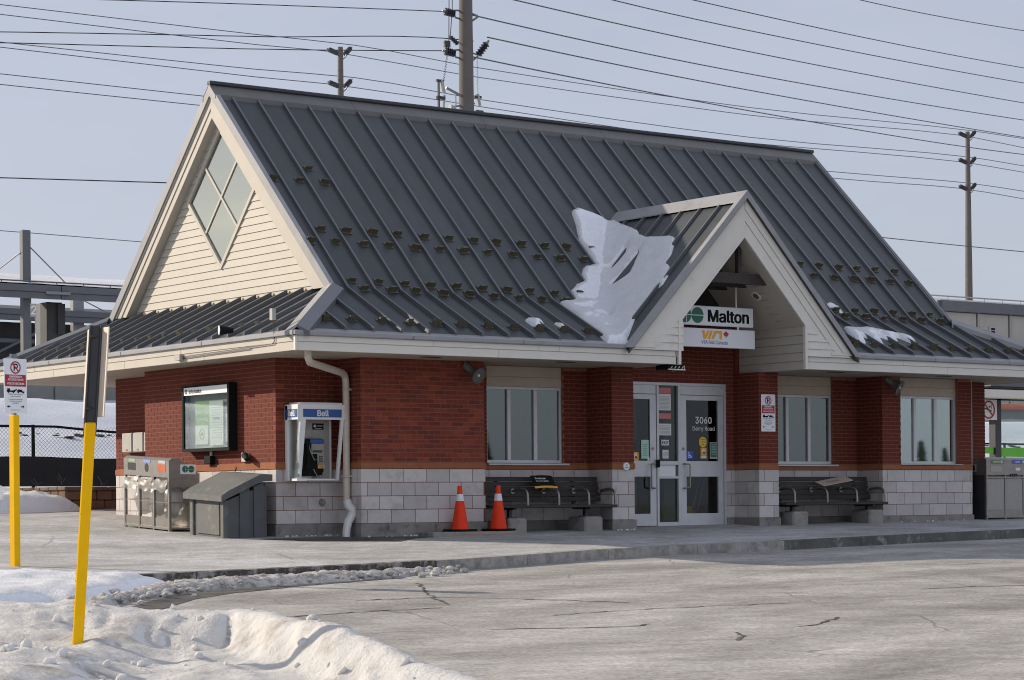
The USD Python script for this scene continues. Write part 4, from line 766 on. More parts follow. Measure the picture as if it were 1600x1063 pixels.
for q in range(3):
    T = thing('meter_box', ['leftmost grey metal meter box on the recessed left wall', 'second grey metal meter box on the recessed left wall', 'meter box half hidden behind the left wall edge'][q], 'meter box', group='grey meter boxes on the recessed wall')
    y0 = 6.13 - .395 * q; b_ = part(T, 'cabinet', rbx(.12, .252, y0 + .01, y0 + .365, 1.17, 1.495, .015), 'grey_box'); part(T, 'latch', bx(.112, .12, y0 + .16, y0 + .21, 1.205, 1.225), 'rust')
T = thing('door_button', 'round accessible door push button on the pier left of the doors', 'door button'); part(T, 'plate', prism_xz(circ(5.645, .845, .062), -.045, .0), 'paper'); part(T, 'symbol', prism_xz(unary_union([circ(5.64, .868, .011).difference(circ(5.64, .868, .006)), LineString([(5.64, .86), (5.655, .858), (5.662, .846)]).buffer(.003), sbox(5.61, .822, 5.68, .834)]), -.048, -.045), 'text_grey')
T = thing('wall_vent', 'round pipe cap in the pale blocks beside the downspout', 'pipe cap'); part(T, 'ring', cyl((.40, .63, .31), (.40, .60, .31), .06, .05, 16), 'plinth'); part(T, 'cap', cyl((.40, .61, .31), (.40, .585, .31), .025, .025, 12), 'concrete')

# loudspeakers
def horn(x, y, z, yaw, label):
    T = thing('loudspeaker', label, 'loudspeaker', (x, y, z), yaw, 'grey horn loudspeakers under the eave')
    part(T, 'bracket', cat_([tube([(-.09, .05, .18), (-.09, .02, .13), (-.06, -.02, .10)], .011, 6), tube([(.03, .05, .18), (.03, .02, .13), (-.01, -.02, .10)], .011, 6)]), 'galv')
    part(T, 'driver', tube([(-.08, .06, .13), (-.06, .03, .10), (-.03, -.03, .05)], [.05, .055, .05], 14), 'horn')
    prof = [(-.03, -.03, .05), (-.01, -.07, .02), (.0, -.11, -.01), (.01, -.16, -.04)]
    part(T, 'horn', tube(prof, [.05, .065, .095, .13], 20, False), 'horn', 60, None); part(T, 'horn_rim', tube([prof[-1], (.0105, -.166, -.0435)], [.13, .134], 20, False), 'galv'); part(T, 'horn_throat', tube([prof[1], prof[2], (.009, -.15, -.034)], [.05, .085, .122], 20, True), 'horn')
    part(T, 'phase_plug', trimesh.creation.icosphere(2, .022).apply_translation((.009, -.16, -.040)), 'paper')
horn(2.60, -.10, 2.235, .1, 'horn loudspeaker on the pier left of the first window')
horn(11.53, -.10, 2.255, .3, 'horn loudspeaker at the left top corner of the far right window')

# ---------------------------------------------------------------- benches
def bench(x0, x1, label, blocks, arms):
    T = thing('bench', label, 'bench'); zs_ = .255; yb_, yf = .36, -.16
    for q in range(5):
        z0 = .30 + q * .078; y = .27 + q * .022
        part(T, 'back_slat', rbx(x0, x1, y - .02, y + .02, z0, z0 + .07, .006), 'bench_wood')
    for q in range(4): part(T, 'seat_slat', rbx(x0, x1 + .02, yf + q * .11, yf + q * .11 + .10, zs_ - .04 + (3 - q) * -.004, zs_ + (3 - q) * -.004, .006), 'bench_wood')
    for bxx in blocks:
        g = float(gz(bxx + .17, 0)); part(T, 'footing', rbx(bxx, bxx + .36, -.18, .28, g - .1, g + .225, .03), 'concrete')
        part(T, 'leg', cat_([rbx(bxx + .14, bxx + .20, .0, .07, g + .2, zs_ - .04, .004), bx(bxx + .08, bxx + .26, -.05, .12, g + .224, g + .238), rbx(bxx + .14, bxx + .20, -.12, .32, zs_ - .08, zs_ - .05, .004), hull([(bxx + .14, .29, zs_ - .08), (bxx + .20, .29, zs_ - .08), (bxx + .14, .33, zs_ - .08), (bxx + .20, .33, zs_ - .08), (bxx + .14, .38, .66), (bxx + .20, .38, .66), (bxx + .14, .41, .66), (bxx + .20, .41, .66)])]), 'charcoal')
    for ax in arms:
        part(T, 'armrest', tube([(ax, .27, .46), (ax, .18, .475), (ax, .05, .49), (ax, -.05, .48), (ax, -.10, .45), (ax, -.125, .40), (ax, -.13, .30), (ax, -.13, .22)], .021, 10), 'steel', 50); part(T, 'armrest_flange', cyl((ax, .275, .46), (ax, .255, .46), .042, .042, 14), 'steel')
bench(2.98, 5.345, 'dark slatted bench in the recess left of the entrance doors', (3.22, 4.70), (3.62, 4.22, 4.81, 5.34))
bench(8.98, 11.36, 'dark slatted bench in the recess right of the entrance doors', (9.12, 10.9), (9.20, 9.95, 10.65, 11.32))
T = thing('seat_notice', 'black and amber card sagging on the bench nearer the cones', 'cardboard notice')
m = grid_mesh(np.linspace(0, .42, 7), np.linspace(0, .2, 4), lambda x, y: .018 * np.sin(x * 7)); rot = trimesh.transformations.rotation_matrix(.95, [1, 0, 0]) @ trimesh.transformations.rotation_matrix(.0, [0, 0, 1])
m.apply_transform(rot); m.apply_translation((3.92, .10, .535)); part(T, 'card', m, 'black')
m = grid_mesh(np.linspace(.0, .44, 5), np.linspace(-.04, -.002, 2), lambda x, y: .018 * np.sin(x * 7)); m.apply_transform(rot); m.apply_translation((3.92, .098, .535)); part(T, 'amber_edge', m, 'sticker_orange')
tx = meshkit.text_mesh('Do not use', .03, .002, True); tx.apply_translation((.05, .12, .022)); t2 = meshkit.text_mesh('for your safety', .026, .002); t2.apply_translation((.05, .07, .024)); tx = cat_([tx, t2]); tx.apply_transform(rot); tx.apply_translation((3.92, .095, .535)); part(T, 'lettering', tx, 'paper')
T = thing('cardboard_sheet', 'tan cardboard sheet lying across the armrests of the right bench', 'cardboard')
m = cat_([rbx(0, .62, 0, .26, 0, .008, .002)]); m.apply_transform(trimesh.transformations.rotation_matrix(-.16, [0, 1, 0]) @ trimesh.transformations.rotation_matrix(.30, [1, 0, 0])); m.apply_transform(trimesh.transformations.rotation_matrix(-.15, [0, 0, 1])); m.apply_translation((9.98, -.02, .515)); part(T, 'sheet', m, 'pipe')
mk = meshkit.text_mesh('FERME', .06, .001); mk.apply_translation((.15, .1, .0085)); mk.apply_transform(trimesh.transformations.rotation_matrix(-.16, [0, 1, 0]) @ trimesh.transformations.rotation_matrix(.30, [1, 0, 0])); mk.apply_transform(trimesh.transformations.rotation_matrix(-.15, [0, 0, 1])); mk.apply_translation((9.98, -.02, .515)); part(T, 'marking', mk, 'rust')

# ---------------------------------------------------------------- traffic cones on their pad
g0 = float(gz(2.3, -.2))
T = thing('concrete_pad', 'low concrete slab with orange stain under the traffic cones', 'concrete slab'); part(T, 'slab', rbx(1.62, 3.17, -.48, .02 - .06, g0 - .08, g0 + .055, .012), 'concrete'); part(T, 'orange_stain', bx(2.2, 3.10, -.4825, -.479, g0 + .015, g0 + .042), mat('orange_stain', (0.40, 0.20, 0.10), 0.9, 0.2, 10, c2=(0.30, 0.27, 0.24)))
def cone(x, y, lab):
    T = thing('traffic_cone', lab, 'traffic cone', (x, y, g0 + .056), .2, 'orange traffic cones before the station wall')
    part(T, 'base', rbx(-.19, .19, -.19, .19, 0, .035, .012), 'black'); prof = [(.135, .03), (.128, .05), (.053, .52), (.038, .60), (.036, .675), (.030, .685), (0, .685)]
    c = trimesh.creation.revolve(np.array([(0, .03)] + prof), sections=28); part(T, 'body', c, 'orange_cone', 40)
    rz = lambda z: .128 + (.053 - .128) * (z - .05) / .47
    part(T, 'reflective_band', trimesh.creation.revolve(np.array([(rz(.455) + .002, .455), (rz(.56) + .004, .56)]), sections=28), 'reflect_white', 40)
cone(2.30, -.20, 'left orange traffic cone, in front of the pale block wall'); cone(3.01, -.20, 'right orange traffic cone, in front of the bench end')

# ---------------------------------------------------------------- bins on the left
g1 = float(gz(-1.1, 2.9)); tilt = .05
def shear(m): v = m.vertices.copy(); v[:, 2] += tilt * (v[:, 1] - 2.9); m.vertices = v; return m
T = thing('recycling_station', 'stainless triple recycling bin with clear bags by the left wall', 'recycling bin')
Y0, Y1, X0, X1 = 2.26, 3.72, -1.25, -.74
top = Polygon([(X0, .80), (X0, 1.05), (X0 + .05, 1.09), (X0 + .16, 1.09), (X1, .86), (X1, .80)])
m = remap(ext(top), lambda a, b, t: (a, Y0 + (Y1 - Y0) * t, g1 + b)); m.fix_normals(); hd = part(T, 'hood', shear(m), 'steel')
fr = part(T, 'frame', shear(cat_([bx(X0, X0 + .04, y, y + .04, g1 - .02, g1 + .797) for y in (Y0, Y0 + .48, Y0 + .95, Y1 - .04)] + [bx(X1 - .04, X1, y, y + .04, g1, g1 + .80) for y in (Y0, Y1 - .04)] + [bx(X0 - .003, X0 + .02, Y0 - .003, Y1 + .003, g1 + .02, g1 + .055), bx(X0 + .02, X1 - .045, Y0 + .004, Y1 - .004, g1 + .03, g1 + .05), bx(X1 - .02, X1 - .004, Y0 + .045, Y1 - .045, g1 + .05, g1 + .795)])), 'steel')
nm = ['first', 'second', 'third']
for q in range(3):
    a = Y1 - .05 - .48 * q - .42; b = a + .42
    part(T, 'kick_plate', shear(bx(X0 + .008, X0 + .014, a, b, g1 + .05, g1 + .19)), 'steel'); part(T, 'door_rail', shear(bx(X0 + .006, X0 + .014, a, b, g1 + .70, g1 + .76)), 'steel')
    part(T, 'door_bar', shear(bx(X0 + .005, X0 + .012, a, b, g1 + .42, g1 + .43)), 'steel')
    bag = trimesh.creation.icosphere(3, 1.0); v = bag.vertices; v = v * [.15, .165, .25] * (1 + .16 * (meshkit.fbm(v * 2.5 + q * 9, 4, q)[:, None] - .5) * 2); bag.vertices = v + [X0 + .22, (a + b) / 2, g1 + .45]; part(T, 'clear_bag', shear(bag), 'bag', True)
    fb = grid_mesh(np.linspace(0, 1, 14), np.linspace(0, 1, 8), lambda x, y: 0 * x); v = fb.vertices; yy = a - .02 + (b - a + .04) * v[:, 0]; zz = g1 + .76 - .17 * v[:, 1] + .02 * np.sin(9 * v[:, 0] + q); xx = X0 - .012 - .03 * meshkit.fbm(np.c_[v[:, 0] * 7, v[:, 1] * 3, v[:, 0] * 0 + q], 3, q) - .025 * v[:, 1]; fb.vertices = np.c_[xx, yy, zz]; part(T, 'bag_fold', shear(fb), 'bag', True)
op = [(Y1 - .05 - .42, 'r'), (Y1 - .05 - .9, 'c'), (Y1 - .05 - 1.38, 'p')]
for (y, kk), col in zip(op, ('lime', 'blue2', 'grey_box')):
    lab = part(hd, 'stream_label', shear(bx(X0 - .004, X0 + .002, y + .08, y + .30, g1 + 1.005, g1 + 1.05)), mat('label_' + kk, {'r': (.30, .40, .20), 'c': (.22, .30, .62), 'p': (.45, .45, .45)}[kk], .4, .05, 9))
    if kk == 'c': g = prism_yz(affinity.scale(circ(-(y + .2), g1 + .93, .065), .9, 1.0), X0 - .004, X0 + .002)
    else: g = bx(X0 - .004, X0 + .002, y + .08, y + .33, g1 + .88, g1 + .99)
    part(hd, 'opening', shear(g), 'interior_dark' if kk != 'p' else 'rust')
    part(hd, 'hanger_slot', shear(bx(X0 - .004, X0 + .002, y + .06, y + .36, g1 + .785, g1 + .80)), 'interior_dark')
gl = prism_xz(go_logo(-.93, g1 + .93, .05), Y0 - .006, Y0 - .003); pl2 = bx(-1.06, -.80, Y0 - .003, Y0, g1 + .855, g1 + 1.0); part(hd, 'logo_plate', shear(pl2), 'sign_white'); part(hd, 'logo', shear(gl), 'go_green')
part(T, 'side_rail', shear(bx(X0 + .04, X1 - .04, Y0 + .006, Y0 + .02, g1 + .42, g1 + .44)), 'steel'); part(T, 'side_rail', shear(bx(X0 + .04, X1 - .04, Y0 + .006, Y0 + .02, g1 + .66, g1 + .795)), 'steel')

T = thing('salt_bin', 'grey plastic grit bin with sloping lid by the building corner', 'grit bin')
g2 = float(gz(-1.1, 1.0)); sh2 = lambda m: (lambda v: (setattr(m, 'vertices', v), m)[1])(np.c_[m.vertices[:, 0], m.vertices[:, 1], m.vertices[:, 2] + .05 * (m.vertices[:, 1] - 1.0)])
XA, XB, YA, YB = -1.28, -.60, .52, 1.52
body = Polygon([(XA, 0), (XA, .56), (XB, .80), (XB, 0)]); m = remap(ext(body), lambda a, b, t: (a, YA + (YB - YA) * t, g2 - .03 + b)); m.fix_normals(); part(T, 'body', sh2(m), 'salt_dark')
part(T, 'front_panel', sh2(rbx(XA - .02, XA + .01, YA + .14, YB - .2, g2 + .03, g2 + .54, .01), ), 'salt_grey')
for y in (YA - .006, YB - .104): part(T, 'corner_post', sh2(rbx(XA - .03, XA + .05, y, y + .11, g2 - .03, g2 + .55, .015)), 'salt_grey')
for x in (-1.05, -.82): part(T, 'side_rib', sh2(hull([(x + dx, YA - .018, g2 - .02 + dz) for dx, dz in ((0, 0), (.16, 0), (0, .60 + (x + 1.28) * .35), (.16, .60 + (x + 1.44) * .35))] + [(x + dx, YA + .01, g2 - .02 + dz) for dx, dz in ((0, 0), (.16, 0), (0, .60 + (x + 1.28) * .35), (.16, .60 + (x + 1.44) * .35))])), 'salt_dark')
ld = Polygon([(XA - .10, .555), (XA - .10, .64), (XA + .02, .715), (XB - .14, .945), (XB + .06, .945), (XB + .06, .85), (XB - .10, .85), (XA + .0, .60)]); m = remap(ext(ld), lambda a, b, t: (a, YA - .07 + (YB - YA + .14) * t, g2 - .03 + b)); m.fix_normals(); part(T, 'lid', sh2(m), 'salt_grey')
part(T, 'hinge_strap', sh2(tube([(XB - .1, 1.25, g2 + .93), (XB - .05, 1.3, g2 + .985), (XB, 1.4, g2 + .95)], .008, 6)), 'black')

# ---------------------------------------------------------------- bin on the right
T = thing('recycling_bin', 'stainless recycling bin with green and blue labels at the right end wall', 'recycling bin')
g3 = float(gz(14.5, -.1)); XA, XB, YA, YB = 13.93, 15.45, -.10, .42
top = Polygon([(YA, .80), (YA, 1.08), (YA + .06, 1.12), (YA + .16, 1.12), (YB, .90), (YB, .80)]); m = remap(ext(top), lambda a, b, t: (XA + (XB - XA) * t, a, g3 + b)); m.fix_normals(); hd = part(T, 'hood', m, 'steel')
part(T, 'frame', cat_([bx(x, x + .035, YA, YA + .04, g3, g3 + .797) for x in (XA, XA + .49, XA + .98, XB - .035)] + [bx(XA - .003, XB, YA - .004, YA + .02, g3 + .03, g3 + .07), bx(XA - .003, XB, YA - .006, YA + .035, g3 + .74, g3 + .77), bx(XA + .04, XB - .04, YB - .02, YB - .003, g3, g3 + .795)]), 'steel')
part(T, 'side_panel', bx(XA - .004, XA, YA + .04, YB, g3, g3 + .80), 'charcoal')
for q in range(3):
    a = XA + .04 + q * .49; part(T, 'mesh_door', bx(a, a + .445, YA + .01, YA + .02, g3 + .17, g3 + .73), 'perf'); part(T, 'kick_plate', bx(a, a + .445, YA + .006, YA + .02, g3 + .07, g3 + .165), 'steel')
for x, w, mm, s_ in ((XA + .12, .34, mat('label_olive', (.12, .18, .06), .4, .05, 9), 'PLASTIC'), (XA + .68, .36, mat('label_indigo', (.08, .10, .40), .4, .05, 9), 'PAPER')):
    lb = part(hd, 'stream_label', bx(x, x + w, YA - .004, YA + .002, g3 + 1.0, g3 + 1.075), mm); part(lb, 'lettering', text_front(s_, .03, x + w * .42, YA - .004, g3 + 1.022, True, .002), 'paper'); part(lb, 'symbol', prism_xz(circ(x + w - .06, g3 + 1.037, .026).difference(circ(x + w - .06, g3 + 1.037, .012)), YA - .006, YA - .004), 'paper')
part(hd, 'chute', bx(XA + .12, XA + .42, YA - .003, YA + .002, g3 + .86, g3 + .96), 'grey_box'); part(hd, 'chute', bx(XA + .78, XA + .90, YA - .003, YA + .002, g3 + .88, g3 + .93), 'paper')
part(hd, 'latch', cat_([bx(XA + .63 + q * .05, XA + .66 + q * .05, YA - .02, YA, g3 + .77, g3 + .82) for q in range(4)]), 'charcoal')
m = remap(cat_([ext(go_logo(0, 0, .055))]), lambda a, b, t: (XA - .010 + -.003 * t, .27 - a * 1, g3 + .93 + b)); part(hd, 'logo_plate', bx(XA - .010, XA + .001, .14, .40, g3 + .86, g3 + 1.0), 'grey_box'); part(hd, 'logo', m, 'black')

# ---------------------------------------------------------------- sign posts
T = thing('no_parking_post', 'far left yellow sleeved post carrying a no parking sign', 'sign post', (-6.43, -3.78, 0.0), .32)
gp = float(gz(-6.43, -3.78)); rzp = .22
part(T, 'yellow_sleeve', rbx(-.045, .045, -.045, .045, gp - .1, 1.335, .01), 'yellow'); part(T, 'steel_post', cat_([bx(-.022, .022, -.018, .018, 1.3, 2.0), bx(-.05, .05, -.005, .01, 1.99, 2.03)]), 'galv')
sf = thing('no_parking_plate', 'no parking emergency access sign on the far left yellow post', 'parking sign', (-6.43, -3.78, 0.0), rzp)
np_sign(sf, lambda m, o: remap(m, lambda a, b, t: (-.152 + a, -.026 - o - t, 1.36 + b)), .305, .61, 0, 0); part(sf, 'sign_back', bx(-.152, .152, -.026, -.022, 1.36, 1.97), 'galv')
# tilted near post, seen from behind the sign
T = thing('bent_sign_post', 'leaning yellow sleeved post in the snow bank, sign seen edge-on', 'sign post', (-10.68, -14.19, -.64), .0)
lean = np.array([.054, -.038, 1.0])
def leanm(m, th=0.55):
    v = m.vertices.copy(); c, s_ = math.cos(th), math.sin(th); x, y = v[:, 0] * c - v[:, 1] * s_, v[:, 0] * s_ + v[:, 1] * c
    m = trimesh.Trimesh(np.c_[x + lean[0] * v[:, 2], y + lean[1] * v[:, 2], v[:, 2]], m.faces, process=False); return m
def chan(z0, z1, w, t, fl):
    return cat_([rbx(-w, w, -t, t, z0, z1, .004), rbx(-w - .014, -w + .002, -fl, fl, z0, z1, .004), rbx(w - .002, w + .014, -fl, fl, z0, z1, .004)])
part(T, 'yellow_sleeve', leanm(rbx(-.037, .037, -.033, .033, -.35, 1.485, .008), -.45), 'yellow'); part(T, 'sleeve_slot', leanm(cat_([bx(-.039, -.0365, -.012 , .004, .12 + q * .05, .135 + q * .05) for q in range(9)]), -.45), 'black')
part(T, 'steel_channel', leanm(chan(1.40, 2.135, .030, .004, .022), -.45), 'charcoal')
T2 = thing('sign_plate', 'blank cream back of a narrow sign on the leaning post', 'sign', (-10.68, -14.19, -.64)); gpl = leanm(rbx(-.155, .155, -.004, .004, 1.52, 2.12, .003), 1.588); gpl.apply_translation((0.035, .03, 0)); part(T2, 'plate', gpl, mat('cream_plate', (0.60, 0.52, 0.42), 0.6, 0.04, 4)); bm = leanm(cat_([cyl((0, -.03, z_), (0, .04, z_), .012) for z_ in (1.58, 2.06)]), 1.588); part(T2, 'bolt', bm, 'charcoal')
# ---------------------------------------------------------------- snow on the ground
def cam_plan(r, D): return (CAM[0] + fwd[0] * D + rt[0] * r, CAM[1] + fwd[1] * D + rt[1] * r)
bank = Polygon([cam_plan(r, D) for r, D in [(-5.5, 9), (-5.5, 17.6), (-4.2, 17.5), (-3.4, 17.1), (-2.9, 17.2), (-2.1, 17.1), (-1.6, 16.9), (-1.1, 16.2), (-.6, 15.3), (-.05, 14.2), (.6, 12.9), (1.4, 11.0), (1.9, 9)]])
def sst(a, b, v): t = np.clip((v - a) / (b - a), 0, 1); return t * t * (3 - 2 * t)
def bank_z(x, y, d):
    g = gz(x, y) - .13; D = (x - CAM[0]) * fwd[0] + (y - CAM[1]) * fwd[1]; r = (x - CAM[0]) * rt[0] + (y - CAM[1]) * rt[1]
    right = np.clip(r + 2.1, 0, 9); left = sst(-2.9, -3.3, r)
    fl = .24 * (meshkit.fbm(np.stack([r * 1.5, D * .35, 0 * r + 2], -1), 3, 81) - .5) + .20 * (1 - np.abs(2 * meshkit.fbm(np.stack([r * 5.0 + D * .6, D * .8, 0 * r + 5], -1), 3, 82) - 1) - .7)
    u = 16.45 - np.maximum(right - .1, 0) * 1.80 - D + fl + .1 * (fbm(x, y, 3, 3, 83) - .5)
    top = .47 - .11 * sst(-1.4, -.2, r) + .16 * (meshkit.fbm(np.stack([r * .9, 0 * r, 0 * r + 1], -1), 3, 84) - .5) + .05 * (fbm(x, y, 2.6, 3, 85) - .5)
    base = .20 + .13 * sst(-2.3, -2.8, r) + .16 * (fbm(x, y, 1.3, 4, 86) - .5) + .07 * (1 - np.abs(2 * fbm(x, y, 2.4, 3, 87) - 1) - .6)
    w = .66 + .55 * left; back = sst(-.95, -.12, u); face = sst(.02, w, u)
    h = top * back * (1 - face) + base * face
    h = h + .07 * (fbm(x, y, 3.4, 3, 91) - .5) * back + left * .14 * (fbm(x, y, 2.0, 4, 88) - .5) + .03 * (fbm(x, y, 8, 3, 89) - .5) + .018 * (fbm(x, y, 20, 2, 90) - .5)
    return g - .02 + h * (1 - np.exp(-d / .08))
lone('snow_bank', poly_height(bank, .036, bank_z, 3), 'snow_bank', 'lumpy ploughed snow bank in the left foreground', 'snow bank', smooth=True)
isl = Polygon([(-14, -4.0), (-6.97, -4.58), (-6.45, -4.75), (-6.2, -5.05), (-5.95, -5.35), (-5.75, -5.72), (-5.5, -5.9), (-6.0, -6.25), (-6.6, -6.9), (-7.3, -7.6), (-7.65, -7.95), (-7.9, -7.75), (-8.3, -8.25), (-8.87, -8.75), (-11, -9.6), (-16, -10)])
isl_z = lambda x, y, d: gz(x, y) - .15 + (1 - np.exp(-d / .14)) * (.21 + .16 * (fbm(x, y, 1.1, 4, 21) - .5) + .09 * (fbm(x, y, 5, 3, 22) - .5))
lone('snow_verge', poly_height(isl, .06, isl_z, 4), 'snow', 'flat snow covered verge behind the leaning post', 'snow', smooth=True)
wind = Polygon([(-5.5, -5.9), (-4.5, -5.72), (-3.6, -5.60), (-2.74, -5.55), (-2.0, -5.35), (-1.75, -5.32), (-1.7, -5.42), (-2.6, -5.78), (-3.4, -6.05), (-4.3, -6.25), (-5.0, -6.35), (-5.7, -6.6), (-6.5, -7.25), (-7.1, -7.75), (-7.45, -8.25), (-7.75, -8.4), (-7.7, -7.95), (-7.2, -7.5), (-6.5, -6.8), (-5.95, -6.2)])
wz = lambda x, y, d: gz(x, y) - .135 + (1 - np.exp(-d / .05)) * (.035 + .09 * fbm(x, y, 4, 2, 31) + .09 * (fbm(x, y, 15, 3, 32) - .35))
lone('snow_windrow', poly_height(wind, .03, wz, 5), 'snow_grit', 'gritty windrow of dirty snow along the kerb', 'snow ridge', smooth=True)
wet = Polygon([(-8.0, -8.0), (-7.3, -8.3), (-6.6, -7.5), (-5.8, -6.8), (-5.0, -6.45), (-3.6, -6.15), (-2.4, -5.82), (-2.6, -5.95), (-4.2, -6.45), (-5.4, -7.0), (-6.2, -7.6), (-7.0, -8.5), (-7.9, -9.4), (-9.2, -10.3), (-10.2, -10.2), (-9.0, -8.9)])
lone('meltwater', surf(wet, lambda x, y: gz(x, y) - .126, 1.0), 'wet', 'dark wet asphalt strip along the edge of the snow verge', kind='structure')
stain = affinity.scale(Point(7.5, -9.6).buffer(1), .55, .35); lone('asphalt_patch', surf(stain, lambda x, y: gz(x, y) - .126, 1.0), 'wet', 'dark bare asphalt patch at the right edge of the road', kind='structure')
base_wet = Polygon([(-.9, .2), (.6, .25), (1.2, -.1), (2.1, -.35), (1.2, -.65), (.5, -1.3), (-.1, -.9), (-.6, -.6)])
lone('wet_pavement', surf(base_wet.difference(foot.buffer(.03)), lambda x, y: gz(x, y) + .004, 1.0), 'wet', 'dark wet stain on the pavement at the downspout foot', kind='structure')
ck = []; rk2 = random.Random(12)
for q in range(95):
    r_, D_ = rk2.uniform(-3.6, -.2), rk2.uniform(13.2, 17.6); x, y = cam_plan(r_, D_)
    if not shapely.contains_xy(bank.buffer(.5), x, y): continue
    z = float(bank_z(np.array([x]), np.array([y]), np.array([.4 if shapely.contains_xy(bank, x, y) else 0.0]))[0]); s_ = rk2.choice([.010, .014, .02, .028, .036])
    m = trimesh.creation.icosphere(1, 1.0); m.vertices = m.vertices * [s_ * rk2.uniform(.8, 1.5), s_, s_ * .8] * (1 + .7 * (meshkit.noise(m.vertices * 1.7 + q * 3)[:, None] - .5)); m.apply_transform(trimesh.transformations.random_rotation_matrix(np.array([rk2.random() for _ in range(3)]))); m.apply_translation((x, y, z + s_ * .3)); ck.append(m)
lone('snow_chunks', cat_(ck), 'snow_bank', 'broken chunks of crusted snow lying on the foreground bank', 'snow chunks', kind='stuff')
ck = []; wl = LineString([(-7.4, -8.0), (-6.5, -7.0), (-5.6, -6.35), (-4.4, -6.0), (-3.4, -5.85), (-2.2, -5.55), (-1.4, -5.35)])
for q in range(380):
    p = wl.interpolate(rk2.random(), True); x, y = p.x + rk2.gauss(0, .16), p.y + rk2.gauss(0, .14); s_ = rk2.choice([.012, .018, .025, .032, .045])
    if y > -5.25: continue
    m = trimesh.creation.icosphere(1, 1.0); m.vertices = m.vertices * [s_ * 1.3, s_, s_ * .8] * (1 + .7 * (meshkit.noise(m.vertices * 1.7 + q * 3)[:, None] - .5)); m.apply_translation((x, y, float(gz(x, y)) - .13 + .07 * rk2.random())); ck.append(m)
lone('slush_crumbs', cat_(ck), 'snow_grit', 'gritty lumps of slush scattered along the kerb windrow', 'slush lumps', kind='stuff')
CR = [[(1.43, -10.36), (2.24, -10.38), (2.91, -10.55)], [(-4.22, -10.94), (-3.06, -10.87), (-2.26, -10.91), (-1.28, -11.03)], [(-3.01, -13.12), (-2.58, -12.92), (-2.01, -12.55)], [(-3.88, -13.18), (-4.09, -13.47), (-4.35, -13.72)], [(-6.89, -10.01), (-5.61, -9.74), (-4.6, -9.67)], [(-2.89, -6.77), (-3.76, -8.25), (-4.32, -9.38)], [(-4.78, -8.44), (-3.85, -8.6), (-3.32, -9.11), (-2.61, -10.13)], [(-5.58, -11.89), (-5.39, -11.91), (-4.38, -12.28), (-3.97, -12.15)]]
rk3 = random.Random(4)
for P_ in CR:
    ln = LineString(P_); n_ = max(6, int(ln.length / .12)); pts = []
    for q in range(n_ + 1):
        p = ln.interpolate(q / n_, True); pts.append((p.x + rk3.gauss(0, .018), p.y + rk3.gauss(0, .018)))
    ribbon = unary_union([LineString(pts[q:q + 2]).buffer(.008 + .014 * rk3.random()) for q in range(n_)])
    lone('road_crack', surf(ribbon, lambda x, y: gz(x, y) - .126, 2.0), 'wet', 'thin irregular crack in the salted road surface', kind='structure')
# loose ice crumbs along the wall foot
cr = []
for q in range(90):
    x = rw.uniform(.5, 2.9) if q < 30 else rw.choice([rw.uniform(-.3, .6), rw.uniform(5.4, 5.8), rw.uniform(11.4, 13.6)]); y = -.06 - abs(rw.gauss(0, .05)) if x > .66 else .5
    m = trimesh.creation.icosphere(0, rw.uniform(.008, .022)); m.apply_translation((x, y, float(gz(x, y)) + .006)); cr.append(m)
lone('ice_crumbs', cat_(cr), 'snow', 'loose crumbs of ice along the foot of the walls', 'ice crumbs', kind='stuff')

# ---------------------------------------------------------------- behind the station: planter, fence, embankment
T = thing('planter_wall', 'low brown retaining wall of stacked blocks left of the building', 'retaining wall')
part(T, 'core', cat_([bx(.20, 8, 8.78, 8.95, -.1, .56), bx(.20, .40, 8.78, 13.0, -.1, .56)]), 'block_mortar')
for r in range(3):
    z0 = .05 + r * .17
    for q in range(12):
        x0_ = .15 + q * .30 + (.15 if r % 2 else 0); part(T, 'wall_block', rbx(x0_ + .004, x0_ + .296, 8.70 + rw.uniform(-.01, .01), 8.80, z0 + .003, z0 + .167, .02), 'pave_block')
        y0_ = 8.70 + q * .30 + (.15 if r % 2 else 0)
        if q < 12: part(T, 'wall_block', rbx(.15 + rw.uniform(-.01, .01), .25, y0_ + .004, y0_ + .296, z0 + .003, z0 + .167, .02), 'pave_block')
for q in range(12): part(T, 'coping', rbx(.12 + q * .42, .53 + q * .42, 8.67, 8.98, .562, .63, .015), 'pave_block'); part(T, 'coping', rbx(.12, .43, 8.99 + q * .36, 9.345 + q * .36, .562, .63, .015), 'pave_block')
bed = Polygon([(.3, 8.9), (20, 8.9), (20, 16), (-1.2, 16), (-1.2, 13.2), (.3, 12.8)]); lone('planter_snow', poly_height(bed, .3, lambda x, y, d: .60 + .16 * (fbm(x, y, .8, 3, 41) - .3) * (1 - np.exp(-d / .3)), 6), 'snow', 'snow lying on the planting bed behind the retaining wall', 'snow', smooth=True)
pile = Polygon([(-7, 8.6), (-3.2, 8.0), (-1.2, 7.85), (-.2, 8.05), (.35, 8.35), (.2, 9.0), (.05, 10.5), (.0, 12.5), (-.4, 13.6), (-12, 13.6), (-12, 9.5)])
lone('snow_pile', poly_height(pile, .07, lambda x, y, d: gz(x, y) - .02 + (1 - np.exp(-d / .45)) * (.40 + .45 * (fbm(x, y, .9, 4, 51) - .4) + .25 * (fbm(x, y, 3.5, 4, 52) - .45)), 7), 'snow', 'ploughed snow pile against the brown retaining wall', 'snow pile', smooth=True)
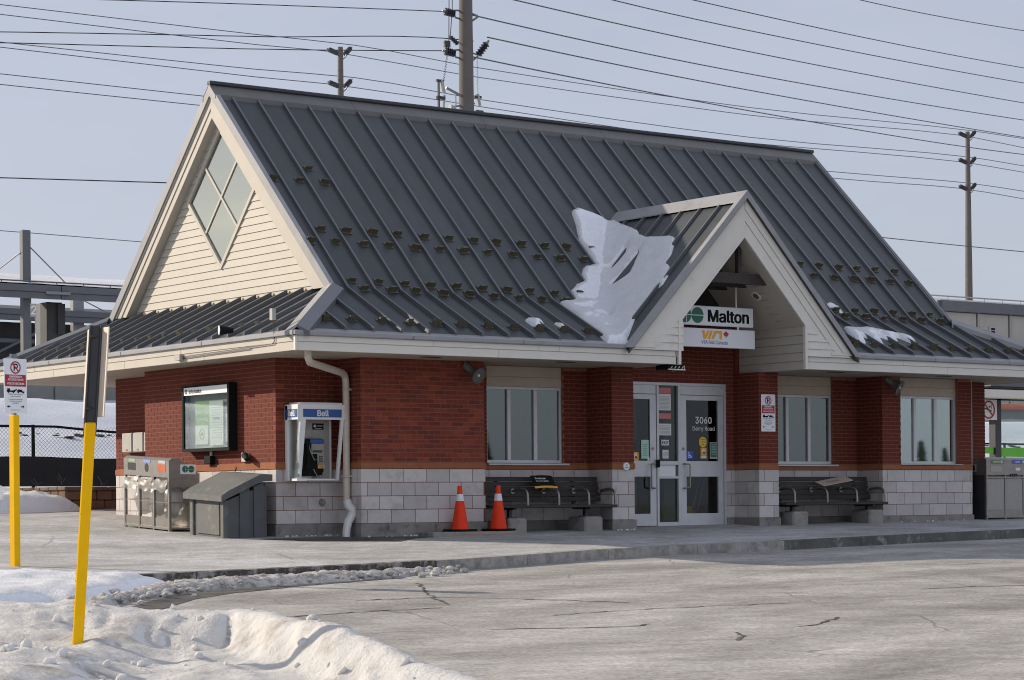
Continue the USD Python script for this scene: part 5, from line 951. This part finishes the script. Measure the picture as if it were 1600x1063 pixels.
# chain-link fence
T = thing('chain_link_fence', 'black chain link fence with fabric strip behind the plaza', 'fence')
FX0, FX1 = -3.0, 34.0; FY = 12.0; zt = lambda x: 1.80 - .11 * np.clip((x - 1.6) / 1.2, 0, 1)
for x in [-1.95, 1.06, 4.1, 7.1, 10.1, 13.1, 16.1, 19.1, 22.1, 25.1, 28.1, 31.1, 34]: part(T, 'fence_post', cyl((x, FY, .1), (x, FY, float(zt(x)) + .03), .034, .034, 10), 'black')
xs_ = np.linspace(FX0, FX1, 50); part(T, 'top_rail', tube([(x, FY, float(zt(x))) for x in xs_], .024, 8), 'black')
v, f = [], []
def strand(p, q, r=.0026):
    d = np.array(q, float) - np.array(p, float); d /= np.linalg.norm(d); a = np.cross(d, [0, 1, 0]); a /= np.linalg.norm(a); b = np.array([0, 1.0, 0]); o = len(v)
    for P_ in (p, q):
        for t_ in (0, 2.094, 4.189): v.append(np.array(P_) + r * (math.cos(t_) * a + math.sin(t_) * b))
    for j in range(3): k2 = (j + 1) % 3; f.append((o + j, o + k2, o + 3 + k2)); f.append((o + j, o + 3 + k2, o + 3 + j))
x = -4.2
while x < 5.5:
    for sg in (-1, 1):
        p0, p1 = (x, FY, 1.0), (x + sg * .8, FY, 1.8)
        strand(p0, p1)
    x += .076
part(T, 'mesh', trimesh.Trimesh(np.array(v), np.array(f), process=False), 'black', kind='stuff')
fab = grid_mesh(np.linspace(.15, 34, 90), np.linspace(0, 1, 5), lambda x, y: 0 * x); vv = fab.vertices; zz = 1.215 - .55 * vv[:, 1] + .02 * np.sin(vv[:, 0] * 1.9) * (1 - vv[:, 1]); fab.vertices = np.c_[vv[:, 0], FY - .045 - .03 * meshkit.fbm(np.c_[vv[:, 0] * 2, vv[:, 1], vv[:, 0] * 0], 3, 8), zz]; part(T, 'fabric_strip', fab, 'fabric_black')
fab = grid_mesh(np.linspace(-3, .15, 16), np.linspace(0, 1, 5), lambda x, y: 0 * x); vv = fab.vertices; zz = 1.2 - (.12 + .3 * np.clip((vv[:, 0] + .4) / .5, 0, 1)) * vv[:, 1] - .1 * np.clip(-(vv[:, 0]), 0, .5); fab.vertices = np.c_[vv[:, 0], FY - .045 + 0 * zz, zz]; part(T, 'fabric_strip', fab, 'fabric_black')
for q, (x, h) in enumerate([(1.8, .35), (2.1, .25), (1.25, .3), (.75, .2), (2.5, .3)]):
    T = thing('dry_plant', ['dry forked weed left of the near pole sleeve, before the black fabric', 'short dry weed stalk right of the leaning post', 'dry stalk beside the fence post', 'thin dry stem above the brown wall corner', 'dry stalk close to the brick pier'][q], 'weed', (x, 11.2, .6)); part(T, 'stem', cat_([tube([(0, 0, 0), (rw.uniform(-.05, .05), 0, h * .6), (rw.uniform(-.1, .1), .02, h)], .006, 5), tube([(0, 0, h * .3), (rw.uniform(.05, .12), 0, h * .7)], .004, 5), tube([(0, 0, h * .4), (-rw.uniform(.05, .12), 0, h * .8)], .004, 5)]), 'twig')
ex, ey = np.arange(-40, 90, .8), np.concatenate([np.arange(14, 34, .5), [34.5, 60, 90, 400]])
def emb_z(x, y):
    t = np.clip((y - 15) / 13, 0, 1); t = t * t * (3 - 2 * t)
    return .55 + 2.0 * t + .55 * np.clip((y - 25) / 3, 0, 1) * (.6 + .8 * fbm(x, y, .25, 4, 61)) * (y < 29.6) + .35 * (fbm(x, y, .7, 4, 62) - .5) * np.clip((y - 14) / 3, 0, 1) * (y < 32) + .7 * (y >= 30)
lone('embankment', grid_mesh(ex, ey, emb_z), 'snow_emb', 'snow covered railway embankment behind the fence', kind='structure', smooth=True)
rk = []
for q in range(260):
    x = rw.uniform(4, 60); y = rw.gauss(23.5, .45); s_ = rw.uniform(.03, .11); m = trimesh.creation.icosphere(1, 1.0); m.vertices = m.vertices * [s_ * 1.5, s_, s_ * .25] * (1 + .5 * (meshkit.noise(m.vertices * 3 + q)[:, None] - .5)); m.apply_translation((x, y, float(emb_z(np.array(x), np.array(y))) + .02)); rk.append(m)
lone('bare_clods', cat_(rk), mat('dark_clods', (.06, .057, .055), .95, .2, 4), 'dark bare clods showing through the embankment snow', 'clods', kind='stuff')
T = thing('platform_wall', 'weathered grey concrete platform wall above the snow bank', 'concrete wall')
for q in range(26): part(T, 'wall_panel', rbx(-30 + q * 4, -26.03 + q * 4, 30.0, 30.3, 2.2, 3.62, .02), mat('platform_concrete', (.20, .205, .19), .95, .12, 1.2, dirt=((.12, .12, .11), 1.0, .5, .75)) if q == 0 else stage_mat if False else UsdShade.Material.Get(stage, '/World/Looks/platform_concrete'))
part(T, 'rust_pipe', cyl((30, 29.9, 3.70), (75, 29.9, 3.70), .12), 'rust')

# ---------------------------------------------------------------- platform canopies
def canopy(name, label, y, x0, x1, zt_, zb_, dep, snow=True):
    T = thing(name, label, 'platform canopy'); n_ = int((x1 - x0) / 2.67)
    for q in range(n_):
        a, b = x0 + (x1 - x0) * q / n_, x0 + (x1 - x0) * (q + 1) / n_ - .03
        part(T, 'fascia_panel', cat_([rbx(a, b, y, y + .12, zb_, zb_ + (zt_ - zb_) * .48, .01), rbx(a, b, y - .03, y + .12, zb_ + (zt_ - zb_) * .5, zt_, .01)]), 'rail_grey')
    part(T, 'roof_deck', hull([(x, yy, zz) for x in (x0, x1) for yy, zz in ((y + .12, zt_ - .1), (y + .12, zt_ + .02), (y + dep, zt_ + .02 + .19 * dep), (y + dep, zt_ - .1 + .19 * dep))]), 'rail_grey')
    return T
T = canopy('platform_canopy', 'nearer grey platform canopy with snow on its roof, left of the gable', 40, -26, 34.1, 7.38, 6.95, 3.0)
sn = grid_mesh(np.arange(-26, 34.1, .3), np.linspace(40.05, 43.1, 8), lambda x, y: 7.40 + .19 * (y - 40) + .13 * fbm(x, y, .8, 3, 71) * np.sin(np.clip((y - 40.0) / 3.4, 0, 1) * np.pi) ** .5); part(T, 'roof_snow', sn, 'snow', True)
part(T, 'snow_rail', cat_([cyl((-26, 40.1, 7.50), (34, 40.1, 7.50), .025)] + [cyl((-26 + .95 * q, 40.1, 7.36), (-26 + .95 * q, 40.1, 7.5), .018, .018, 6) for q in range(63)]), 'rail_grey')
for q, x in enumerate((-9, 2.4, 13.78, 25.2)):
    part(T, 'mast', rbx(x, x + .28, 40.3, 40.56, 3.0, 9.16, .02), 'rail_grey')
    part(T, 'tie_rod', cyl((x + .33, 40.45, 8.62), (x + 1.62, 40.6, 7.55), .022), 'galv'); part(T, 'tie_rod', cyl((x, 40.45, 8.45), (x - .4, 43.0, 7.55), .022), 'galv')
for x in (14.92, 26.3, 3.5): part(T, 'column', cat_([rbx(x, x + .55, 41.0, 41.6, 3.0, 6.95, .02), bx(x + .35, x + .6, 40.9, 41.0, 5.9, 6.9)]), 'canopy_dark')
part(T, 'lamp_strip', rbx(14.4, 15.25, 39.9, 39.99, 7.10, 7.19, .01), 'galv')
T = thing('platform_marker', 'cream platform post with a small number two plate', 'platform marker'); part(T, 'post', rbx(13.80, 13.95, 39.4, 39.5, 3.0, 6.72, .01), 'pipe'); part(T, 'plate', bx(13.62, 13.80, 39.42, 39.44, 6.3, 6.72), 'grey_box'); part(T, 'numeral', text_front('2', .27, 13.71, 39.42, 6.38, True, .01), 'paper')
T = canopy('far_platform_canopy', 'farther grey platform canopy under the nearer one', 52, -20, 34, 7.70, 7.27, 1.0)
part(T, 'dark_shelter', cat_([bx(-20, 34, 53.0, 56.4, 4.2, 7.27)]), 'canopy_dark'); part(T, 'beam', cat_([bx(-20, 34, 52.4, 52.6, 6.45, 6.6)] + [hull([(16 + q * 5, 52.3, 5.0), (16.2 + q * 5, 52.3, 5.0), (20 + q * 5, 52.3, 7.0), (20.2 + q * 5, 52.3, 7.0), (16 + q * 5, 52.5, 5.0), (20 + q * 5, 52.5, 7.0)]) for q in range(3)]), 'rail_grey')
part(T, 'rail', cat_([cyl((-20, 50, 5.6), (34, 50, 5.6), .04)] + [cyl((-20 + 2.2 * q, 50, 4.2), (-20 + 2.2 * q, 50, 5.6), .04) for q in range(25)]), 'galv')
part(T, 'mast', rbx(21.3, 21.75, 52.3, 52.6, 3, 8.4, .02), 'galv'); part(T, 'tie_rod', cyl((21.7, 52.4, 8.2), (23.0, 52.6, 7.7), .022), 'galv')

# beige clad building on the right
T = thing('platform_building', 'beige panelled platform building behind the right end of the roof', 'building')
part(T, 'wall', bx(55.6, 92, 40.05, 46, 3, 8.75), 'beige_clad'); part(T, 'parapet', cat_([rbx(55.75, 92, 39.8, 40.05, 8.32, 8.78, .02)]), 'rail_grey')
for q in range(17): a = 56.05 + q * 2.05; part(T, 'wall_panel', rbx(a + .12, a + 1.93, 39.95, 40.05, 4.0, 8.30, .02), 'beige_clad'); part(T, 'panel_post', cat_([cyl((a, 39.95, 4), (a, 39.95, 8.3), .05, .05, 8), cyl((a + .09, 39.95, 4), (a + .09, 39.95, 8.3), .03, .03, 8)]), 'beige_clad')
sg_ = part(T, 'small_sign', bx(58.75, 59.2, 39.9, 39.94, 7.38, 7.78), 'grey_box'); part(sg_, 'sign_mark', cat_([bx(58.86, 59.09, 39.88, 39.9, 7.62, 7.70), bx(58.86, 59.09, 39.88, 39.9, 7.47, 7.57)]), 'black')
part(T, 'snow_rail', cat_([cyl((54.9, 39.9, 8.96), (92, 39.9, 8.96), .03)] + [cyl((55 + 1.15 * q, 39.9, 8.78), (55 + 1.15 * q, 39.9, 8.96), .02, .02, 6) for q in range(32)]), 'beige_clad'); part(T, 'roof', bx(55.2, 92, 40.0, 46, 8.78, 8.86), 'snow')
part(T, 'downpipe', cyl((55.4, 39.9, 6), (55.4, 39.9, 8.8), .06), 'pvc')

# wind shelter seen past the right end
T = thing('wind_shelter', 'dark framed glass shelter with lime green band beyond the right end', 'shelter')
part(T, 'frame', cat_([rbx(20.98, 21.17, 5.95, 6.15, .2, 2.75, .01), bx(20.2, 27, 5.95, 6.15, 2.44, 2.68), rbx(24.6, 24.75, 5.95, 6.15, .2, 2.5, .01)]), 'charcoal'); part(T, 'roof', bx(20.0, 27.2, 5.2, 8.2, 2.69, 2.8), 'rail_grey')
part(T, 'glass_panel', bx(21.17, 24.6, 6.02, 6.03, 1.3, 2.44), 'glass_clear'); part(T, 'green_band', bx(21.17, 24.6, 6.0, 6.05, 1.20, 1.40), 'lime'); part(T, 'green_band', bx(20.3, 20.97, 6.0, 6.05, 1.27, 1.41), 'lime'); part(T, 'rear_post', bx(20.82, 20.94, 7.6, 7.7, .2, 2.6), 'dark_brown')
T = thing('no_smoking_sign', 'white no smoking sign half hidden behind the right end pier', 'no smoking sign'); part(T, 'panel', bx(20.42, 20.97, 5.90, 5.92, 2.0, 2.44), 'sign_white')
part(T, 'red_ring', prism_xz(circ(20.70, 2.22, .20).difference(circ(20.70, 2.22, .165)).union(LineString([(20.57, 2.35), (20.83, 2.09)]).buffer(.016)), 5.893, 5.90), 'red_sign'); part(T, 'cigarette', prism_xz(unary_union([affinity.rotate(sbox(20.58, 2.205, 20.80, 2.235), -15), LineString([(20.80, 2.25), (20.77, 2.29), (20.80, 2.33)]).buffer(.008), circ(20.73, 2.285, .02)]), 5.896, 5.90), 'charcoal')
T = thing('roof_beam', 'cream beam under the right end eave', 'beam'); part(T, 'beam', rbx(14.75, 22, 5.2, 5.5, 2.44, 2.62, .01), 'white_trim')

# ---------------------------------------------------------------- poles and wires
def pole(name, label, x, y, zb_, zt_, r0, r1, arms):
    T = thing(name, label, 'utility pole', (x, y, 0)); part(T, 'shaft', tube([(0, 0, zb_), (0, 0, zt_)], [r0, r1], 20), 'pole', 60)
    part(T, 'step_hole', cat_([mv(trimesh.creation.icosphere(1, .03), (r1 * 1.02 * math.cos(a), r1 * 1.02 * math.sin(a), zt_ - .5 - .8 * q)) for q in range(8) for a in (-2.9, -1.2)]), 'insul')
    return T
def insulator(T, p0, p1, r, n_=6):
    p0, p1 = np.array(p0), np.array(p1); P, R = [], []
    for q in range(n_ * 2 + 1): P.append(p0 + (p1 - p0) * q / (2 * n_)); R.append(r if q % 2 else r * .55)
    part(T, 'insulator', tube(P, R, 10), 'insul'); part(T, 'clamp', tube([p1, p1 + (p1 - p0) * .25], [r * .4, r * .25], 6), 'galv')
for x, lab in ((50.71, 'slender utility pole rising behind the ridge near the gable'), (101.2, 'slender utility pole at the right of the picture')):
    T = pole('utility_pole', lab, x, 79.7, -1, 25.55 if x < 60 else 25.35, .42, .145, 3); s_ = 1.0 if x < 60 else 1.25
    for lv in ((25.1, 23.3, 21.5) if x < 60 else (24.95, 23.15, 21.35)):
        part(T, 'bracket', tube([(.1, 0, lv - .25), (.35 * s_, 0, lv - .05), (.4 * s_, 0, lv + .1)], .035, 6), 'galv'); part(T, 'bracket', tube([(-.1, 0, lv), (-.25 * s_, 0, lv + .02)], .035, 6), 'galv')
        insulator(T, (.40 * s_, .2, lv + .12), (.92 * s_, .4, lv + .55), .15); insulator(T, (-.30 * s_, -.2, lv + .04), (-.98 * s_, -.4, lv + .14), .15)
T = pole('transmission_pole', 'stout concrete transmission pole with switch gear behind the ridge', 23.06, 28.77, -1, 19.5, .33, .175, 3)
for lv in (15.1, 13.9, 16.6):
    for tb in (tube([(-.15, .1, lv + .15), (-.35, .05, lv + .12), (-.42, 0, lv + .0)], .03, 6), tube([(-.15, .1, lv - .1), (-.35, .05, lv - .1), (-.42, 0, lv)], .03, 6), tube([(.15, 0, lv - .2), (.38, -.1, lv - .02)], .035, 6), tube([(.15, 0, lv + .1), (.38, -.1, lv + .02)], .025, 6)): part(T, 'bracket', tb, 'galv')
    insulator(T, (-.42, 0, lv), (-.78, 0, lv + .03), .125, 5)
    if lv < 14.5 or lv > 16: insulator(T, (.38, -.1, lv + .02), (.60, -.25, lv + .38), .13, 5)
insulator(T, (-.30, .0, 14.2), (-.58, 0, 14.38), .08, 4)
part(T, 'switch_arm', cat_([tube([(.3, 0, 12.45), (-.62, 0, 12.25)], .03, 6), tube([(-.15, 0, 12.62), (-.75, 0, 12.83)], .04, 6), tube([(-.4, 0, 12.7), (-.4, 0, 12.3)], .02, 6)]), 'galv')
part(T, 'surge_arrester', cat_([tube([(-.92, 0, 13.05), (-.82, 0, 12.65)], .055, 8), tube([(-.82, 0, 12.6), (-.86, 0, 12.1)], .04, 8), tube([(.42, 0, 12.75), (.50, 0, 12.4)], .05, 8), tube([(-.62, 0, 12.25), (-.42, 0, 12.24)], [.09, .07], 8)]), 'grey_box')
part(T, 'fuse_clip', cat_([bx(-1.1, -.85, -.04, .04, 12.98, 13.05), bx(-1.1, -.8, -.04, .04, 12.45, 12.55), bx(-1.05, -1.0, -.03, .03, 12.1, 13.0), bx(.3, .55, -.03, .03, 12.62, 12.70), bx(.35, .62, -.03, .03, 12.18, 12.26), rbx(-.80, -.60, -.05, .05, 14.05, 14.25, .01)]), 'insul')
hel = [(-.66 - .18 * q / 60 + .03 * math.cos(q * 1.3), .03 * math.sin(q * 1.3), 14.0 - 1.0 * q / 60 + .015 * math.cos(q * 1.3)) for q in range(61)]; part(T, 'jumper', cat_([tube(hel, .008, 4), tube([(.42 + .02 * math.cos(q * 1.3), .02 * math.sin(q * 1.3), 14.0 - 1.25 * q / 60) for q in range(61)], .006, 4), tube([(-.60, 0, 16.2), (-.62, 0, 15.1), (-.64, 0, 14.0)], .014, 5), tube([(-.48, 0, 16.2), (-.50, 0, 15.2), (-.58, 0, 14.4)], .014, 5), tube([(.5, 0, 12.25), (.75, 0, 12.15), (.85, 0, 11.9)], .012, 5)]), 'wire')
WIRES = {
 'thin upper wire, back line, reaching the slender poles at their tops': [(16.02, 80.2, 25.39), (30.84, 80.2, 25.58), (45.65, 80.2, 25.76), (51.88, 80.2, 25.88), (60.12, 80.2, 25.52), (81.55, 80.2, 25.22), (101.77, 80.2, 25.57), (107.51, 80.2, 25.49), (141.99, 80.2, 24.98)],
 'thin upper wire, front line, ending on the left top insulators of the slender poles': [(15.71, 79.2, 24.75), (30.39, 79.2, 24.86), (45.06, 79.2, 24.98), (49.62, 79.2, 25.12), (59.4, 79.2, 24.74), (80.63, 79.2, 24.51), (99.59, 79.2, 24.93), (106.35, 79.2, 24.63), (146.94, 79.2, 22.87)],
 'thin middle wire, back line, between the slender poles': [(16.01, 80.2, 23.51), (30.82, 80.2, 23.69), (45.63, 80.2, 23.87), (51.91, 80.2, 24.07), (60.6, 80.2, 23.68), (81.53, 80.2, 23.33), (101.74, 80.2, 23.74), (107.49, 80.2, 23.58), (141.96, 80.2, 22.64)],
 'thin middle wire, front line, between the slender poles': [(15.7, 79.2, 23.19), (30.37, 79.2, 23.22), (45.04, 79.2, 23.24), (49.68, 79.2, 23.33), (60.42, 79.2, 23.04), (75.32, 79.2, 22.69), (99.56, 79.2, 23.13), (106.33, 79.2, 22.92), (146.93, 79.2, 21.67)],
 'thin lower wire, back line, meeting the roof at the gable peak': [(19.21, 80.2, 22.08), (30.8, 80.2, 22.09), (42.4, 80.2, 22.1), (51.84, 80.2, 22.26), (62.84, 80.2, 21.98), (88.01, 80.2, 21.71), (101.72, 80.2, 21.95), (107.47, 80.2, 21.8), (141.94, 80.2, 20.91)],
 'thin lower wire, front line, lowest of the slender pole wires': [(19.06, 79.2, 21.34), (30.35, 79.2, 21.36), (41.65, 79.2, 21.39), (49.62, 79.2, 21.55), (62.1, 79.2, 21.34), (87.61, 79.2, 21.1), (99.54, 79.2, 21.33), (106.31, 79.2, 21.07), (146.89, 79.2, 19.55)],
 'heavy wire falling right from the stout pole, third from below': [(23.21, 28.66, 15.11), (46.92, 42.23, 17.88), (79.25, 55.65, 20.8)],
 'heavy wire falling right, fourth from below, crossing the open sky': [(22.95, 28.86, 15.96), (46.92, 42.23, 18.8), (79.26, 55.65, 21.73)],
 'heavy wire falling right, third from the top': [(22.95, 28.85, 16.84), (34.2, 35.46, 18.15), (46.93, 42.23, 19.67), (79.26, 55.64, 22.81)],
 'heavy wire falling right, second from the top': [(22.96, 28.85, 17.42), (41.12, 39.06, 19.65), (79.27, 55.64, 23.63)],
 'heavy wire in the top right corner of the sky': [(22.97, 28.84, 19.17), (57.8, 46.63, 23.06), (79.28, 55.63, 25.65)],
 'heavy wire falling right from the right insulator of the stout pole': [(23.59, 28.38, 14.43), (46.91, 42.24, 17.21), (79.24, 55.66, 19.86)],
 'heavy wire falling right from the stout pole, lowest of its fan': [(23.21, 28.66, 13.84), (46.91, 42.24, 16.36), (68.32, 51.3, 18.01), (79.24, 55.66, 18.93)],
 'heavy level wire left of the stout pole, topmost': [(2.79, 28.82, 13.32), (11.09, 28.91, 14.13), (15.91, 29.08, 14.62), (22.33, 28.77, 15.13)],
 'heavy level wire left of the stout pole, middle, passing behind its shaft': [(2.78, 28.82, 12.37), (8.34, 29.69, 13.07), (15.91, 29.08, 13.7), (22.4, 29.05, 14.38), (23.58, 29.1, 14.43)],
 'heavy level wire left of the stout pole, lowest': [(2.78, 28.82, 12.16), (8.34, 29.7, 12.78), (15.9, 29.08, 13.34), (22.3, 28.8, 13.95)],
 'single dark wire crossing low behind the roof from the left edge': [(-.03, 20.96, 7.6), (4.57, 21.29, 7.86), (9.09, 21.68, 8.13), (20.59, 23.14, 8.83), (36.69, 24.92, 8.83), (44.4, 25.45, 8.84)],
 'faint wire passing the canopy mast on the left': [(10.43, 50.53, 10.51), (17.87, 51.25, 10.48), (23.48, 50.83, 10.36), (36.88, 49.64, 10.03)]}
from scipy.interpolate import PchipInterpolator
for lab, P in WIRES.items():
    P = np.array(P); sP = np.r_[0, np.cumsum(np.linalg.norm(np.diff(P, axis=0), axis=1))]; tt_ = np.unique(np.r_[np.linspace(0, sP[-1], 24), sP])
    Q = np.c_[[PchipInterpolator(sP, P[:, a])(tt_) for a in range(3)]].T; D = (Q - CAM) @ fwd
    lone('power_line', tube(Q, .00019 * D.mean() * (1.25 if 'heavy' in lab or 'dark' in lab else .85) * np.ones(len(Q)), 5), 'wire', lab, 'wire', 'overhead wires crossing the sky')

# ---------------------------------------------------------------- trees across the forecourt (mirrored in the windows)
def spruce(x, y, h, seed, label):
    r_ = np.random.default_rng(seed); z0 = float(gz(x, y)) - .13; T = thing('spruce_tree', label, 'tree', (x, y, z0)); part(T, 'trunk', tube([(0, 0, -.2), (0, 0, h)], [h * .022, .01], 8), 'bark')
    n_ = 2600; t = r_.random(n_) ** .75; hz = h * (.06 + .94 * t); rad = (1 - t) * h * .24 * (.75 + .5 * r_.random(n_)) + .03; th = r_.random(n_) * 6.283; rr_ = rad * np.sqrt(r_.random(n_)); c = np.c_[np.cos(th) * rr_, np.sin(th) * rr_, hz - rr_ * .35]
    out = np.c_[np.cos(th), np.sin(th), -.3 + 0 * th]; sd = np.c_[-np.sin(th), np.cos(th), r_.uniform(-.3, .3, n_)]; L_ = r_.uniform(.10, .22, n_)[:, None] * h / 6; v = np.stack([c - out * L_, c + sd * L_ * .45, c + out * L_, c - sd * L_ * .45], 1).reshape(-1, 3); b = np.arange(n_)[:, None] * 4
    part(T, 'crown', trimesh.Trimesh(v, np.vstack([b + [0, 1, 2], b + [0, 2, 3]]), process=False), 'spruce')
TREES = [(34, -42, 4.9, 'small spruce across the forecourt, mirrored low in the first window'), (41, -45, 4.3, 'low spruce across the forecourt, mirrored in the right pane of the first window'), (60, -45, 4.6, 'spruce mirrored in the left pane of the far right window'), (66, -49, 4.5, 'spruce mirrored in the middle pane of the far right window'), (52, -47, 4.8, 'spruce mirrored in the window above the right bench'), (57, -52, 4.6, 'spruce in the second row, mirrored between the two right windows'), (71, -48, 4.9, 'spruce mirrored in the right pane of the far right window'), (46, -50, 4.4, 'lowest spruce mirrored in the glass of the doors')]
for q, (x, y, h, lab) in enumerate(TREES): spruce(x, y, h, 100 + q, lab)
